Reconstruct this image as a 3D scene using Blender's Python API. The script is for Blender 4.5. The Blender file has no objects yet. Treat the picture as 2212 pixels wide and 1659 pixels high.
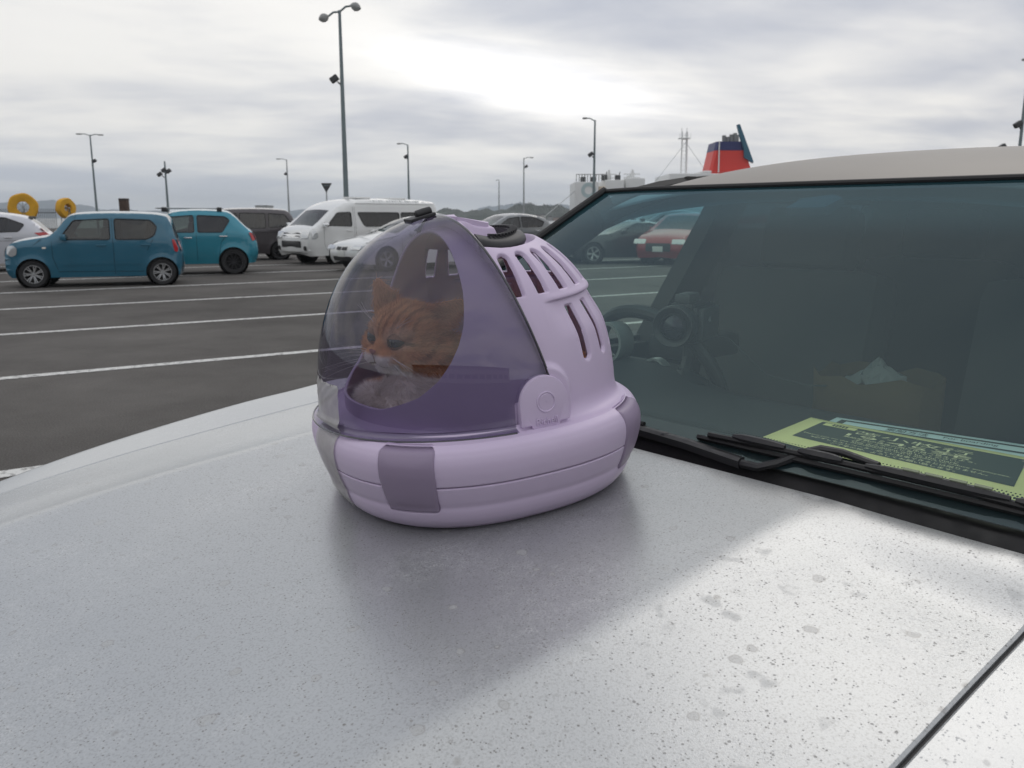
import bpy, bmesh, math, random
import numpy as np
from mathutils import Vector, Matrix
from mathutils.geometry import delaunay_2d_cdt
PI = math.pi
rad = math.radians
sc = bpy.context.scene
col = sc.collection

# ------------------------------------------------------------------ camera
FPX, CAMH, HOR = 1850.0, 1.44, 468.0          # focal length and horizon on a 2212 x 1659 picture
PITCH = math.atan((829 - HOR) / FPX)
cam_d = bpy.data.cameras.new('camera')
cam_d.sensor_width = 36.0
cam_d.lens = FPX / 2212 * 36.0
cam_d.clip_start, cam_d.clip_end = 0.02, 12000
cam_d.dof.use_dof = True
cam_d.dof.focus_distance = 1.12
cam_d.dof.aperture_fstop = 15
cam = bpy.data.objects.new('camera', cam_d)
cam.location = (0, 0, CAMH)
cam.rotation_euler = (PI / 2 - PITCH, 0, 0)
col.objects.link(cam)
sc.camera = cam

# ------------------------------------------------------------------ sky, sun, exposure
SUN_AZ, SUN_EL = rad(28), rad(42)               # azimuth from +Y towards +X
world = bpy.data.worlds.new('World')
sc.world = world
world.use_nodes = True
def build_sky():
    nt = world.node_tree
    N, Lk = nt.nodes, nt.links
    N.clear()
    out = N.new('ShaderNodeOutputWorld'); bg = N.new('ShaderNodeBackground')
    Lk.new(bg.outputs[0], out.inputs[0])
    sky = N.new('ShaderNodeTexSky'); sky.sky_type = 'NISHITA'; sky.sun_disc = False
    sky.sun_elevation = SUN_EL; sky.sun_rotation = SUN_AZ
    sky.altitude = 0; sky.dust_density = 3.0; sky.air_density = 1.2
    geo = N.new('ShaderNodeTexCoord')
    def math_(op, a, b=None, c=None, clamp=False):
        n = N.new('ShaderNodeMath'); n.operation = op; n.use_clamp = clamp
        for i, v in enumerate((a, b, c)):
            if v is None: continue
            if hasattr(v, 'links'): Lk.new(v, n.inputs[i])
            else: n.inputs[i].default_value = v
        return n.outputs[0]
    sep = N.new('ShaderNodeSeparateXYZ'); Lk.new(geo.outputs['Generated'], sep.inputs[0])
    X, Y, Zs = sep.outputs
    z = math_('MAXIMUM', Zs, 0.0)
    den = math_('ADD', z, 0.16)
    u = math_('DIVIDE', X, den); v = math_('DIVIDE', Y, den)
    # turn the cloud streets so that they run down to the right
    a = rad(14)
    uu = math_('ADD', math_('MULTIPLY', u, math.cos(a)), math_('MULTIPLY', v, math.sin(a)))
    vv = math_('ADD', math_('MULTIPLY', u, -math.sin(a)), math_('MULTIPLY', v, math.cos(a)))
    comb = N.new('ShaderNodeCombineXYZ')
    Lk.new(math_('MULTIPLY', uu, 0.72), comb.inputs[0]); Lk.new(math_('MULTIPLY', vv, 1.15), comb.inputs[1])
    comb.inputs[2].default_value = 5.1
    def noise(scale, detail, rough, dist=0.0):
        n = N.new('ShaderNodeTexNoise'); n.inputs['Scale'].default_value = scale
        n.inputs['Detail'].default_value = detail; n.inputs['Roughness'].default_value = rough
        n.inputs['Distortion'].default_value = dist
        Lk.new(comb.outputs[0], n.inputs['Vector']); return n.outputs[0]
    n1 = noise(0.75, 4.0, 0.47, 0.6)
    n2 = noise(2.6, 5.0, 0.50, 0.3)
    dens = math_('ADD', math_('MULTIPLY', n1, 0.70), math_('MULTIPLY', n2, 0.30))
    ramp = N.new('ShaderNodeValToRGB'); Lk.new(dens, ramp.inputs[0])
    cr = ramp.color_ramp; cr.interpolation = 'B_SPLINE'
    cr.elements[0].position, cr.elements[0].color = 0.40, (0.84, 0.825, 0.795, 1)
    cr.elements[1].position, cr.elements[1].color = 0.615, (0.41, 0.44, 0.52, 1)
    e = cr.elements.new(0.50); e.color = (0.65, 0.655, 0.675, 1)
    # pale band of thin air near the horizon
    hz = math_('SUBTRACT', 1.0, math_('MULTIPLY', z, 9.0), clamp=True)
    hz = math_('MULTIPLY', math_('POWER', hz, 1.6), 0.75)
    mixh = N.new('ShaderNodeMix'); mixh.data_type = 'RGBA'
    Lk.new(hz, mixh.inputs['Factor']); Lk.new(ramp.outputs[0], mixh.inputs['A'])
    mixh.inputs['B'].default_value = (0.60, 0.66, 0.72, 1)
    # thin cloud lets the low sun's glow through
    g = Vector((math.sin(rad(1.0)) * math.cos(rad(8.3)), math.cos(rad(1.0)) * math.cos(rad(8.3)), math.sin(rad(8.3))))
    def lobe(gv, sx, sz, k):
        # elliptical glow: difference vector scaled in x and z
        dx = math_('DIVIDE', math_('SUBTRACT', X, gv.x), sx)
        dz = math_('DIVIDE', math_('SUBTRACT', Zs, gv.z), sz)
        tilt = math_('ADD', dz, math_('MULTIPLY', dx, 0.85))
        r2 = math_('ADD', math_('MULTIPLY', dx, dx), math_('MULTIPLY', tilt, tilt))
        e_ = math_('POWER', 2.718, math_('MULTIPLY', r2, -1.0))
        front = math_('MULTIPLY', e_, math_('GREATER_THAN', Y, 0.0))
        return math_('MULTIPLY', front, k)
    glow = math_('ADD', lobe(g, 0.12, 0.025, 0.9), lobe(g, 0.50, 0.14, 0.08))
    thin = math_('SUBTRACT', 2.15, math_('ADD', math_('MULTIPLY', n1, 1.3), math_('MULTIPLY', n2, 1.1)), clamp=False)
    thin = math_('MAXIMUM', thin, 0.15)
    glow = math_('MULTIPLY', glow, thin)
    addc = N.new('ShaderNodeMix'); addc.data_type = 'RGBA'; addc.blend_type = 'ADD'
    addc.inputs['Factor'].default_value = 1.0
    gcol = N.new('ShaderNodeCombineColor')
    Lk.new(glow, gcol.inputs[0]); Lk.new(math_('MULTIPLY', glow, 0.96), gcol.inputs[1]); Lk.new(math_('MULTIPLY', glow, 0.90), gcol.inputs[2])
    Lk.new(mixh.outputs['Result'], addc.inputs['A']); Lk.new(gcol.outputs[0], addc.inputs['B'])
    # an overcast deck is brighter towards the zenith
    up = N.new('ShaderNodeMapRange'); up.interpolation_type = 'SMOOTHSTEP'; up.inputs['From Min'].default_value = .20; up.inputs['From Max'].default_value = .85
    up.inputs['To Min'].default_value = 1.0; up.inputs['To Max'].default_value = 1.25; Lk.new(Zs, up.inputs[0])
    upm = N.new('ShaderNodeMix'); upm.data_type = 'RGBA'; upm.blend_type = 'MULTIPLY'; upm.inputs['Factor'].default_value = 1.0
    Lk.new(addc.outputs['Result'], upm.inputs['A']); Lk.new(up.outputs[0], upm.inputs['B']); addc = upm
    # a little clear sky shines through everywhere
    skm = N.new('ShaderNodeMix'); skm.data_type = 'RGBA'; skm.blend_type = 'MULTIPLY'
    skm.inputs['Factor'].default_value = 1.0
    Lk.new(sky.outputs[0], skm.inputs['A']); skm.inputs['B'].default_value = (0.10, 0.10, 0.10, 1)
    fin = N.new('ShaderNodeMix'); fin.data_type = 'RGBA'
    fin.inputs['Factor'].default_value = 0.94
    Lk.new(skm.outputs['Result'], fin.inputs['A']); Lk.new(addc.outputs['Result'], fin.inputs['B'])
    Lk.new(fin.outputs['Result'], bg.inputs[0]); bg.inputs[1].default_value = 1.14
build_sky()
sun_d = bpy.data.lights.new('sun', 'SUN'); sun_d.energy = 0.24; sun_d.angle = rad(22); sun_d.color = (1.0, 0.95, 0.88)
sun = bpy.data.objects.new('sun', sun_d); col.objects.link(sun)
sd = Vector((math.sin(SUN_AZ) * math.cos(SUN_EL), math.cos(SUN_AZ) * math.cos(SUN_EL), math.sin(SUN_EL)))
sun.rotation_euler = (-sd).to_track_quat('-Z', 'Y').to_euler()
sun.location = (0, 0, 30)
sc.view_settings.view_transform = 'Standard'
sc.view_settings.look = 'None'
sc.view_settings.exposure = 0.0
sc.view_settings.gamma = 1.0
sc.render.film_transparent = False
sc.cycles.max_bounces = 10
sc.cycles.transparent_max_bounces = 24
sc.cycles.glossy_bounces = 4
sc.cycles.transmission_bounces = 6
sc.cycles.caustics_reflective = False
sc.cycles.caustics_refractive = False
sc.cycles.use_denoising = True

# ------------------------------------------------------------------ helpers
def ray(x, y):
    r = (x - 1106) / FPX; u = -(y - 829) / FPX
    return Vector((r, math.cos(PITCH) + u * math.sin(PITCH), -math.sin(PITCH) + u * math.cos(PITCH)))
C0 = Vector((0, 0, CAMH))
def at_z(x, y, z=0.0):
    d = ray(x, y); return C0 + d * ((z - CAMH) / d.z)
def at_y(x, y, Y):
    d = ray(x, y); return C0 + d * (Y / d.y)

def link(o, parent=None):
    col.objects.link(o)
    if parent is not None: o.parent = parent
    return o
def tag(o, label=None, cat=None, group=None, kind=None):
    if label: o['label'] = label
    if cat: o['category'] = cat
    if group: o['group'] = group
    if kind: o['kind'] = kind
    return o
def empty(name, loc=(0, 0, 0), rz=0.0, parent=None, mat=None):
    o = bpy.data.objects.new(name, None); o.empty_display_size = 0.1
    if mat is not None: o.matrix_world = mat
    else: o.location = loc; o.rotation_euler = (0, 0, rz)
    return link(o, parent)
def obj(name, verts, faces, mat=None, parent=None, smooth=False, angle=None):
    me = bpy.data.meshes.new(name)
    me.from_pydata([tuple(map(float, v)) for v in verts], [], [tuple(int(i) for i in f) for f in faces])
    if smooth:
        me.polygons.foreach_set('use_smooth', [True] * len(me.polygons))
        if angle is not None: me.set_sharp_from_angle(angle=angle)
    me.update()
    if mat: me.materials.append(mat)
    return link(bpy.data.objects.new(name, me), parent)
def from_mesh(name, me, mat=None, parent=None):
    if mat and not me.materials: me.materials.append(mat)
    return link(bpy.data.objects.new(name, me), parent)
def copy_tree(o, parent=None):
    c = o.copy(); col.objects.link(c); c.parent = parent
    for ch in list(o.children): copy_tree(ch, c)
    return c

class MB:
    """collects shapes that belong to one part"""
    def __init__(s): s.v = []; s.f = []
    def add(s, v, f):
        n = len(s.v); s.v += [tuple(map(float, q)) for q in v]; s.f += [tuple(int(i) + n for i in q) for q in f]; return s
    def box(s, c, h, bev=0.0, m=None):
        bm = bmesh.new(); bmesh.ops.create_cube(bm, size=2.0)
        for q in bm.verts: q.co = Vector((q.co.x * h[0], q.co.y * h[1], q.co.z * h[2]))
        if bev > 0: bmesh.ops.bevel(bm, geom=list(bm.edges), offset=bev, segments=2, profile=0.6, affect='EDGES')
        bm.verts.index_update()
        M = Matrix.Translation(c) @ (m if m is not None else Matrix())
        s.add([M @ q.co for q in bm.verts], [[q.index for q in f.verts] for f in bm.faces]); bm.free(); return s
    def tube(s, pts, r, n=10, caps=True, closed=False):
        pts = [Vector(p) for p in pts]; k = len(pts)
        rs = r if hasattr(r, '__len__') else [r] * k
        up = Vector((0, 0, 1)); prev = None; vs = []
        for i in range(k):
            if closed: t = pts[(i + 1) % k] - pts[i - 1]
            else: t = pts[min(i + 1, k - 1)] - pts[max(i - 1, 0)]
            t.normalize()
            if prev is None: a = t.orthogonal() if abs(t.z) > .95 else t.cross(up)
            else: a = prev - t * prev.dot(t)
            a.normalize(); prev = a; b = t.cross(a)
            for j in range(n):
                w = 2 * PI * j / n; vs.append(pts[i] + (a * math.cos(w) + b * math.sin(w)) * rs[i])
        fs = []
        for i in range(k if closed else k - 1):
            i2 = (i + 1) % k
            for j in range(n): fs.append((i * n + j, i * n + (j + 1) % n, i2 * n + (j + 1) % n, i2 * n + j))
        if caps and not closed: fs += [tuple(range(n))[::-1], tuple((k - 1) * n + j for j in range(n))]
        return s.add(vs, fs)
    def lathe(s, prof, n=32, axis='z', c=(0, 0, 0), close=False):
        vs = []; c = Vector(c)
        for (r, h) in prof:
            for j in range(n):
                w = 2 * PI * j / n; a, b = r * math.cos(w), r * math.sin(w)
                vs.append(c + Vector({'z': (a, b, h), 'y': (a, h, b), 'x': (h, a, b)}[axis]))
        fs = []; m = len(prof)
        for i in range(m if close else m - 1):
            i2 = (i + 1) % m
            for j in range(n): fs.append((i * n + j, i * n + (j + 1) % n, i2 * n + (j + 1) % n, i2 * n + j))
        return s.add(vs, fs)
    def prism(s, poly, map0, map1):
        """poly of 2D points; map0/map1 turn one into the two end faces"""
        n = len(poly); s.add([map0(*q) for q in poly] + [map1(*q) for q in poly],
            [tuple(range(n)), tuple(range(2 * n - 1, n - 1, -1))] + [(i, (i + 1) % n + 0, (i + 1) % n + n, i + n)[::-1] for i in range(n)]); return s
    def build(s, name, mat=None, parent=None, smooth=True, angle=rad(35)):
        return obj(name, s.v, s.f, mat, parent, smooth, angle)

def grid(name, P, mat=None, parent=None, closed=False, keep=None, smooth=True, angle=None, extra=None):
    """P: nu x nv x 3 array. closed wraps u. keep: nu x nv signed field, kept where negative, cut cleanly at zero."""
    P = np.array(P, float); nu, nv = P.shape[:2]
    iu = np.arange(nu if closed else nu - 1); jv = np.arange(nv - 1)
    I, J = np.meshgrid(iu, jv, indexing='ij'); I2 = (I + 1) % nu
    F = np.stack([I * nv + J, I2 * nv + J, I2 * nv + J + 1, I * nv + J + 1], -1).reshape(-1, 4)
    V = P.reshape(-1, 3).copy()
    if keep is not None:
        g = np.asarray(keep, float).reshape(-1)
        F = F[(g[F] < 0).any(1)]
        src = V.copy(); done = np.zeros(len(V), bool); best = np.full(len(V), 1e9); tgt = np.zeros(len(V), int)
        for k in range(4):
            for d in (1, 3):
                a, b = F[:, k], F[:, (k + d) % 4]
                s_ = (g[a] >= 0) & (g[b] < 0)
                for aa, bb in zip(a[s_], b[s_]):
                    if g[bb] < best[aa]: best[aa] = g[bb]; tgt[aa] = bb; done[aa] = True
        out = np.where((g >= 0))[0]
        used = np.unique(F); rest = []
        for a in np.intersect1d(out, used):
            if done[a]:
                b = tgt[a]; t = g[a] / (g[a] - g[b] + 1e-12); V[a] = src[a] + (src[b] - src[a]) * t
            else: rest.append(a)
        if rest:      # corner vertices that touch only diagonally: go to the inside vertex of their face
            rs = set(rest)
            for f in F:
                for k in range(4):
                    if f[k] in rs:
                        a, b = f[k], f[(k + 2) % 4]
                        if g[b] < 0:
                            t = g[a] / (g[a] - g[b] + 1e-12); V[a] = src[a] + (src[b] - src[a]) * t; rs.discard(a)
        m = np.full(len(V), -1); m[used] = np.arange(len(used)); V = V[used]; F = m[F]
    me = bpy.data.meshes.new(name)
    me.vertices.add(len(V)); me.vertices.foreach_set('co', V.reshape(-1))
    me.loops.add(F.size); me.loops.foreach_set('vertex_index', F.reshape(-1).astype(np.int32))
    me.polygons.add(len(F)); me.polygons.foreach_set('loop_start', np.arange(0, F.size, 4, dtype=np.int32))
    me.polygons.foreach_set('loop_total', np.full(len(F), 4, np.int32))
    me.update(calc_edges=True); me.validate()
    if smooth:
        me.polygons.foreach_set('use_smooth', [True] * len(me.polygons))
        if angle is not None: me.set_sharp_from_angle(angle=angle)
    if mat: me.materials.append(mat)
    return link(bpy.data.objects.new(name, me), parent)
def solid(o, t, offset=-1.0):
    m = o.modifiers.new('thickness', 'SOLIDIFY'); m.thickness = t; m.offset = offset; m.use_even_offset = False; return o

FONT_CACHE = {}
def text_mesh(s, size=1.0, extrude=0.0, align='CENTER', space=1.0):
    cu = bpy.data.curves.new('t', 'FONT'); cu.body = s; cu.size = size; cu.extrude = extrude
    cu.align_x = align; cu.align_y = 'CENTER'; cu.space_character = space; cu.resolution_u = 4
    o = bpy.data.objects.new('t', cu); col.objects.link(o)
    dg = bpy.context.evaluated_depsgraph_get()
    me = bpy.data.meshes.new_from_object(o.evaluated_get(dg))
    bpy.data.objects.remove(o); bpy.data.curves.remove(cu)
    v = np.empty(len(me.vertices) * 3); me.vertices.foreach_get('co', v); v = v.reshape(-1, 3)
    return me, v
def lettering(s, fn, width, height, mat, parent, name='lettering', extrude=0.0):
    """text scaled to width x height (centre 0,0), mapped through fn(x, y, z)"""
    me, v = text_mesh(s, 1.0, extrude)
    if len(v) == 0: return None
    lo, hi = v.min(0), v.max(0)
    c = (lo + hi) / 2; sx = width / max(hi[0] - lo[0], 1e-6); sy = height / max(hi[1] - lo[1], 1e-6)
    for i, q in enumerate(v):
        me.vertices[i].co = fn((q[0] - c[0]) * sx, (q[1] - c[1]) * sy, q[2])
    me.materials.clear(); me.update()
    me.name = name
    return from_mesh(name, me, mat, parent)

# ------------------------------------------------------------------ materials
def new_mat(name):
    m = bpy.data.materials.new(name); m.use_nodes = True
    return m, m.node_tree.nodes, m.node_tree.links
def pmat(name, colr, rough=0.5, metal=0.0, coat=0.0, spec=0.5, var=0.0, vscale=20.0, bump=0.0, bscale=200.0, emit=None, rvar=0.0, coat_rough=0.05, sss=0.0):
    m, N, Lk = new_mat(name); b = N['Principled BSDF']
    b.inputs['Base Color'].default_value = (*colr, 1); b.inputs['Roughness'].default_value = rough
    b.inputs['Metallic'].default_value = metal; b.inputs['Coat Weight'].default_value = coat
    b.inputs['Coat Roughness'].default_value = coat_rough
    b.inputs['Specular IOR Level'].default_value = spec
    if sss: b.inputs['Subsurface Weight'].default_value = sss; b.inputs['Subsurface Radius'].default_value = (0.004, 0.003, 0.003)
    tc = None
    if var or rvar or bump:
        tc = N.new('ShaderNodeTexCoord')
    if var or rvar:
        n = N.new('ShaderNodeTexNoise'); n.inputs['Scale'].default_value = vscale; n.inputs['Detail'].default_value = 6
        Lk.new(tc.outputs['Object'], n.inputs['Vector'])
        if var:
            mx = N.new('ShaderNodeMix'); mx.data_type = 'RGBA'
            mx.inputs['A'].default_value = (*[c * (1 - var) for c in colr], 1)
            mx.inputs['B'].default_value = (*[min(1, c * (1 + var)) for c in colr], 1)
            Lk.new(n.outputs[0], mx.inputs['Factor']); Lk.new(mx.outputs['Result'], b.inputs['Base Color'])
        if rvar:
            mr = N.new('ShaderNodeMapRange'); mr.inputs['From Min'].default_value = .3; mr.inputs['From Max'].default_value = .7
            mr.inputs['To Min'].default_value = max(0, rough - rvar); mr.inputs['To Max'].default_value = min(1, rough + rvar)
            Lk.new(n.outputs[0], mr.inputs[0]); Lk.new(mr.outputs[0], b.inputs['Roughness'])
    if bump:
        n2 = N.new('ShaderNodeTexNoise'); n2.inputs['Scale'].default_value = bscale; n2.inputs['Detail'].default_value = 4
        Lk.new(tc.outputs['Object'], n2.inputs['Vector'])
        bp = N.new('ShaderNodeBump'); bp.inputs['Strength'].default_value = bump; bp.inputs['Distance'].default_value = 0.001
        Lk.new(n2.outputs[0], bp.inputs['Height']); Lk.new(bp.outputs[0], b.inputs['Normal'])
    if emit:
        b.inputs['Emission Color'].default_value = (*emit[:3], 1); b.inputs['Emission Strength'].default_value = emit[3]
    return m
def thin_glass(name, tint, rough=0.0, ior=1.45, gain=1.0, haze=0.0, haze_col=(.5, .5, .5), band=None, refl=(1, 1, 1)):
    """a thin pane: tinted see-through with Fresnel reflections"""
    m, N, Lk = new_mat(name); N.remove(N['Principled BSDF']); out = N['Material Output']
    tr = N.new('ShaderNodeBsdfTransparent'); tr.inputs[0].default_value = (*tint, 1)
    gl = N.new('ShaderNodeBsdfGlossy'); gl.inputs['Roughness'].default_value = rough; gl.inputs[0].default_value = (*refl, 1)
    fr = N.new('ShaderNodeFresnel'); fr.inputs[0].default_value = ior
    # the same reflectance seen from either side
    ge = N.new('ShaderNodeNewGeometry')
    io = N.new('ShaderNodeMix'); io.data_type = 'FLOAT'; io.inputs['A'].default_value = ior; io.inputs['B'].default_value = ior
    mt = N.new('ShaderNodeMath'); mt.operation = 'MULTIPLY'; mt.inputs[1].default_value = gain; mt.use_clamp = True
    lw = N.new('ShaderNodeLayerWeight'); lw.inputs[0].default_value = 0.5
    # Schlick from the facing value works from both sides
    p5 = N.new('ShaderNodeMath'); p5.operation = 'POWER'; p5.inputs[1].default_value = 5.0
    Lk.new(lw.outputs['Facing'], p5.inputs[0])
    r0 = ((ior - 1) / (ior + 1)) ** 2 * 1.9
    sch = N.new('ShaderNodeMath'); sch.operation = 'MULTIPLY_ADD'; sch.inputs[1].default_value = 1 - r0; sch.inputs[2].default_value = r0
    Lk.new(p5.outputs[0], sch.inputs[0]); Lk.new(sch.outputs[0], mt.inputs[0])
    for n in (fr, ge, io): N.remove(n)
    mix = N.new('ShaderNodeMixShader'); Lk.new(mt.outputs[0], mix.inputs[0])
    src = tr.outputs[0]
    if haze:
        df = N.new('ShaderNodeBsdfDiffuse'); df.inputs[0].default_value = (*haze_col, 1)
        mh = N.new('ShaderNodeMixShader'); mh.inputs[0].default_value = haze
        Lk.new(tr.outputs[0], mh.inputs[1]); Lk.new(df.outputs[0], mh.inputs[2]); src = mh.outputs[0]
    Lk.new(src, mix.inputs[1]); Lk.new(gl.outputs[0], mix.inputs[2]); Lk.new(mix.outputs[0], out.inputs[0])
    if band:      # a shade band: tint changes with the pane's own height
        tc = N.new('ShaderNodeTexCoord'); sp = N.new('ShaderNodeSeparateXYZ'); Lk.new(tc.outputs['Object'], sp.inputs[0])
        mr = N.new('ShaderNodeMapRange'); mr.inputs['From Min'].default_value = band[0]; mr.inputs['From Max'].default_value = band[1]
        mr.interpolation_type = 'SMOOTHSTEP'
        Lk.new(sp.outputs[2], mr.inputs[0])
        mc = N.new('ShaderNodeMix'); mc.data_type = 'RGBA'; mc.inputs['A'].default_value = (*tint, 1); mc.inputs['B'].default_value = (*band[2], 1)
        Lk.new(mr.outputs[0], mc.inputs['Factor']); Lk.new(mc.outputs['Result'], tr.inputs[0])
        if haze:
            mh2 = N.new('ShaderNodeMath'); mh2.operation = 'MULTIPLY_ADD'; mh2.inputs[1].default_value = .07; mh2.inputs[2].default_value = haze; Lk.new(mr.outputs[0], mh2.inputs[0]); Lk.new(mh2.outputs[0], mh.inputs[0])
    return m

def hood_paint(name, base, dirt=1.0):
    m, N, Lk = new_mat(name); b = N['Principled BSDF']
    tc = N.new('ShaderNodeTexCoord'); co = tc.outputs['Object']
    def M_(op, a, bb=None, c=None, clamp=False):
        n = N.new('ShaderNodeMath'); n.operation = op; n.use_clamp = clamp
        for i, v in enumerate((a, bb, c)):
            if v is None: continue
            if hasattr(v, 'links'): Lk.new(v, n.inputs[i])
            else: n.inputs[i].default_value = v
        return n.outputs[0]
    def noise(sc_, det=4, rough=.55, off=0.0):
        mp = N.new('ShaderNodeMapping'); mp.inputs['Location'].default_value = (off, off * .7, 0); Lk.new(co, mp.inputs[0])
        n = N.new('ShaderNodeTexNoise'); n.inputs['Scale'].default_value = sc_; n.inputs['Detail'].default_value = det; n.inputs['Roughness'].default_value = rough
        Lk.new(mp.outputs[0], n.inputs['Vector']); return n.outputs[0]
    def warp(sc_, amt):
        n = N.new('ShaderNodeTexNoise'); n.inputs['Scale'].default_value = sc_; n.inputs['Detail'].default_value = 2; Lk.new(co, n.inputs['Vector'])
        s = N.new('ShaderNodeVectorMath'); s.operation = 'SUBTRACT'; Lk.new(n.outputs['Color'], s.inputs[0]); s.inputs[1].default_value = (.5, .5, .5)
        k = N.new('ShaderNodeVectorMath'); k.operation = 'SCALE'; Lk.new(s.outputs[0], k.inputs[0]); k.inputs['Scale'].default_value = amt
        a = N.new('ShaderNodeVectorMath'); a.operation = 'ADD'; Lk.new(co, a.inputs[0]); Lk.new(k.outputs[0], a.inputs[1]); return a.outputs[0]
    def vor(sc_, feat='F1', vec=None, rnd=1.0):
        n = N.new('ShaderNodeTexVoronoi'); n.feature = feat; n.inputs['Scale'].default_value = sc_; n.inputs['Randomness'].default_value = rnd
        Lk.new(vec or co, n.inputs['Vector']); return n
    def sepc(c):
        s = N.new('ShaderNodeSeparateColor'); Lk.new(c, s.inputs[0]); return s.outputs
    w1 = warp(220, .0022); w2 = warp(60, .008)
    # fine dark specks
    def spots(scale, vec, rmin, rmax, dens_field, soft):
        v = vor(scale, 'F1', vec); cc = sepc(v.outputs['Color'])
        r = M_('MULTIPLY_ADD', M_('POWER', cc[0], 2.2), rmax - rmin, rmin)
        on = M_('LESS_THAN', cc[1], dens_field)
        d = M_('SUBTRACT', r, v.outputs['Distance'])
        s = N.new('ShaderNodeMapRange'); s.inputs['From Min'].default_value = 0; s.inputs['From Max'].default_value = soft; Lk.new(d, s.inputs[0])
        return M_('MULTIPLY', s.outputs[0], on), M_('MULTIPLY', d, on), cc
    big = noise(3.2, 3, .5, 1.3); mid = noise(11, 4, .6, 4.1)
    densf = M_('MULTIPLY_ADD', big, 1.9, -.50); densf = M_('ADD', densf, M_('MULTIPLY_ADD', mid, 1.3, -.65))
    dens = M_('MAXIMUM', M_('MINIMUM', M_('ADD', densf, .12), .95), .16)
    s1, _, _ = spots(330, w1, .10, .40, M_('MAXIMUM', dens, .42), .12)
    s2, d2, c2 = spots(235, w1, .10, .40, M_('MAXIMUM', M_('MULTIPLY', dens, .55), .2), .10)
    # dried drops: darker rim, faint inside
    s3, d3, c3 = spots(46, w2, .08, .40, M_('MULTIPLY', dens, .40), .10)
    rim = M_('SUBTRACT', s3, M_('MULTIPLY', M_('GREATER_THAN', d3, .09), 1.0), clamp=True)
    # pale residue net between the drops
    e = vor(260, 'DISTANCE_TO_EDGE', warp(200, .007)); net = N.new('ShaderNodeMapRange')
    net.inputs['From Min'].default_value = .0; net.inputs['From Max'].default_value = .13; net.inputs['To Min'].default_value = 1; net.inputs['To Max'].default_value = 0
    Lk.new(e.outputs['Distance'], net.inputs[0])
    nm = N.new('ShaderNodeMapRange'); nm.inputs['From Min'].default_value = .46; nm.inputs['From Max'].default_value = .62; Lk.new(noise(5.5, 4, .6, 9.0), nm.inputs[0])
    netm = M_('MULTIPLY', M_('MULTIPLY', net.outputs[0], nm.outputs[0]), M_('MULTIPLY_ADD', noise(90, 3, .6), 1.6, -.35), clamp=True)
    # larger dried smears, on the near flank only
    sp_ = N.new('ShaderNodeSeparateXYZ'); Lk.new(co, sp_.inputs[0]); nearside = M_('GREATER_THAN', sp_.outputs[1], .36)
    sm = N.new('ShaderNodeMapRange'); sm.inputs['From Min'].default_value = .60; sm.inputs['From Max'].default_value = .67
    Lk.new(noise(26, 3, .5, 2.2), sm.inputs[0])
    smm = M_('MULTIPLY', sm.outputs[0], M_('MULTIPLY', M_('GREATER_THAN', noise(4.2, 2, .5, 6.0), .53), nearside))
    def mixc(f, a, bcol):
        mx = N.new('ShaderNodeMix'); mx.data_type = 'RGBA'
        if hasattr(f, 'links'): Lk.new(f, mx.inputs['Factor'])
        else: mx.inputs['Factor'].default_value = f
        if hasattr(a, 'links'): Lk.new(a, mx.inputs['A'])
        else: mx.inputs['A'].default_value = (*a, 1)
        mx.inputs['B'].default_value = (*bcol, 1); return mx.outputs['Result']
    film = noise(2.0, 5, .6, 3.0)
    c = mixc(M_('MULTIPLY', film, .35), base, tuple(k * .86 for k in base))
    gr_ = N.new('ShaderNodeMapRange'); gr_.inputs['From Min'].default_value = .50; gr_.inputs['From Max'].default_value = .66; Lk.new(noise(430, 2, .5, 7.0), gr_.inputs[0])
    c = mixc(M_('MULTIPLY', gr_.outputs[0], .42 * dirt), c, (.24, .24, .235))
    c = mixc(M_('MULTIPLY', smm, .17 * dirt), c, (.40, .395, .36))
    c = mixc(M_('MULTIPLY', netm, .42 * dirt), c, (.80, .80, .79))
    c = mixc(M_('MULTIPLY', s3, .35 * dirt), c, (.34, .335, .32))
    c = mixc(M_('MULTIPLY', rim, .55 * dirt), c, (.22, .21, .195))
    c = mixc(M_('MULTIPLY', s2, .75 * dirt), c, (.20, .195, .185))
    c = mixc(M_('MULTIPLY', s1, .88 * dirt), c, (.16, .155, .145))
    Lk.new(c, b.inputs['Base Color'])
    dirtall = M_('MAXIMUM', M_('MAXIMUM', M_('MAXIMUM', s1, s2), M_('MULTIPLY', s3, .6)), M_('MAXIMUM', netm, M_('MULTIPLY', smm, .8)))
    b.inputs['Roughness'].default_value = .34; b.inputs['Metallic'].default_value = .55; b.inputs['Specular IOR Level'].default_value = .5
    Lk.new(M_('MULTIPLY_ADD', dirtall, -.5, .80, clamp=True), b.inputs['Coat Weight'])
    Lk.new(M_('MULTIPLY_ADD', film, .24, .10), b.inputs['Coat Roughness'])
    Lk.new(M_('MULTIPLY_ADD', dirtall, -.6, .60, clamp=True), b.inputs['Metallic'])
    bp = N.new('ShaderNodeBump'); bp.inputs['Strength'].default_value = .25; bp.inputs['Distance'].default_value = .0004
    Lk.new(M_('ADD', dirtall, M_('MULTIPLY', noise(700, 2, .6), 1.3)), bp.inputs['Height']); Lk.new(bp.outputs[0], b.inputs['Normal'])
    return m

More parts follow.
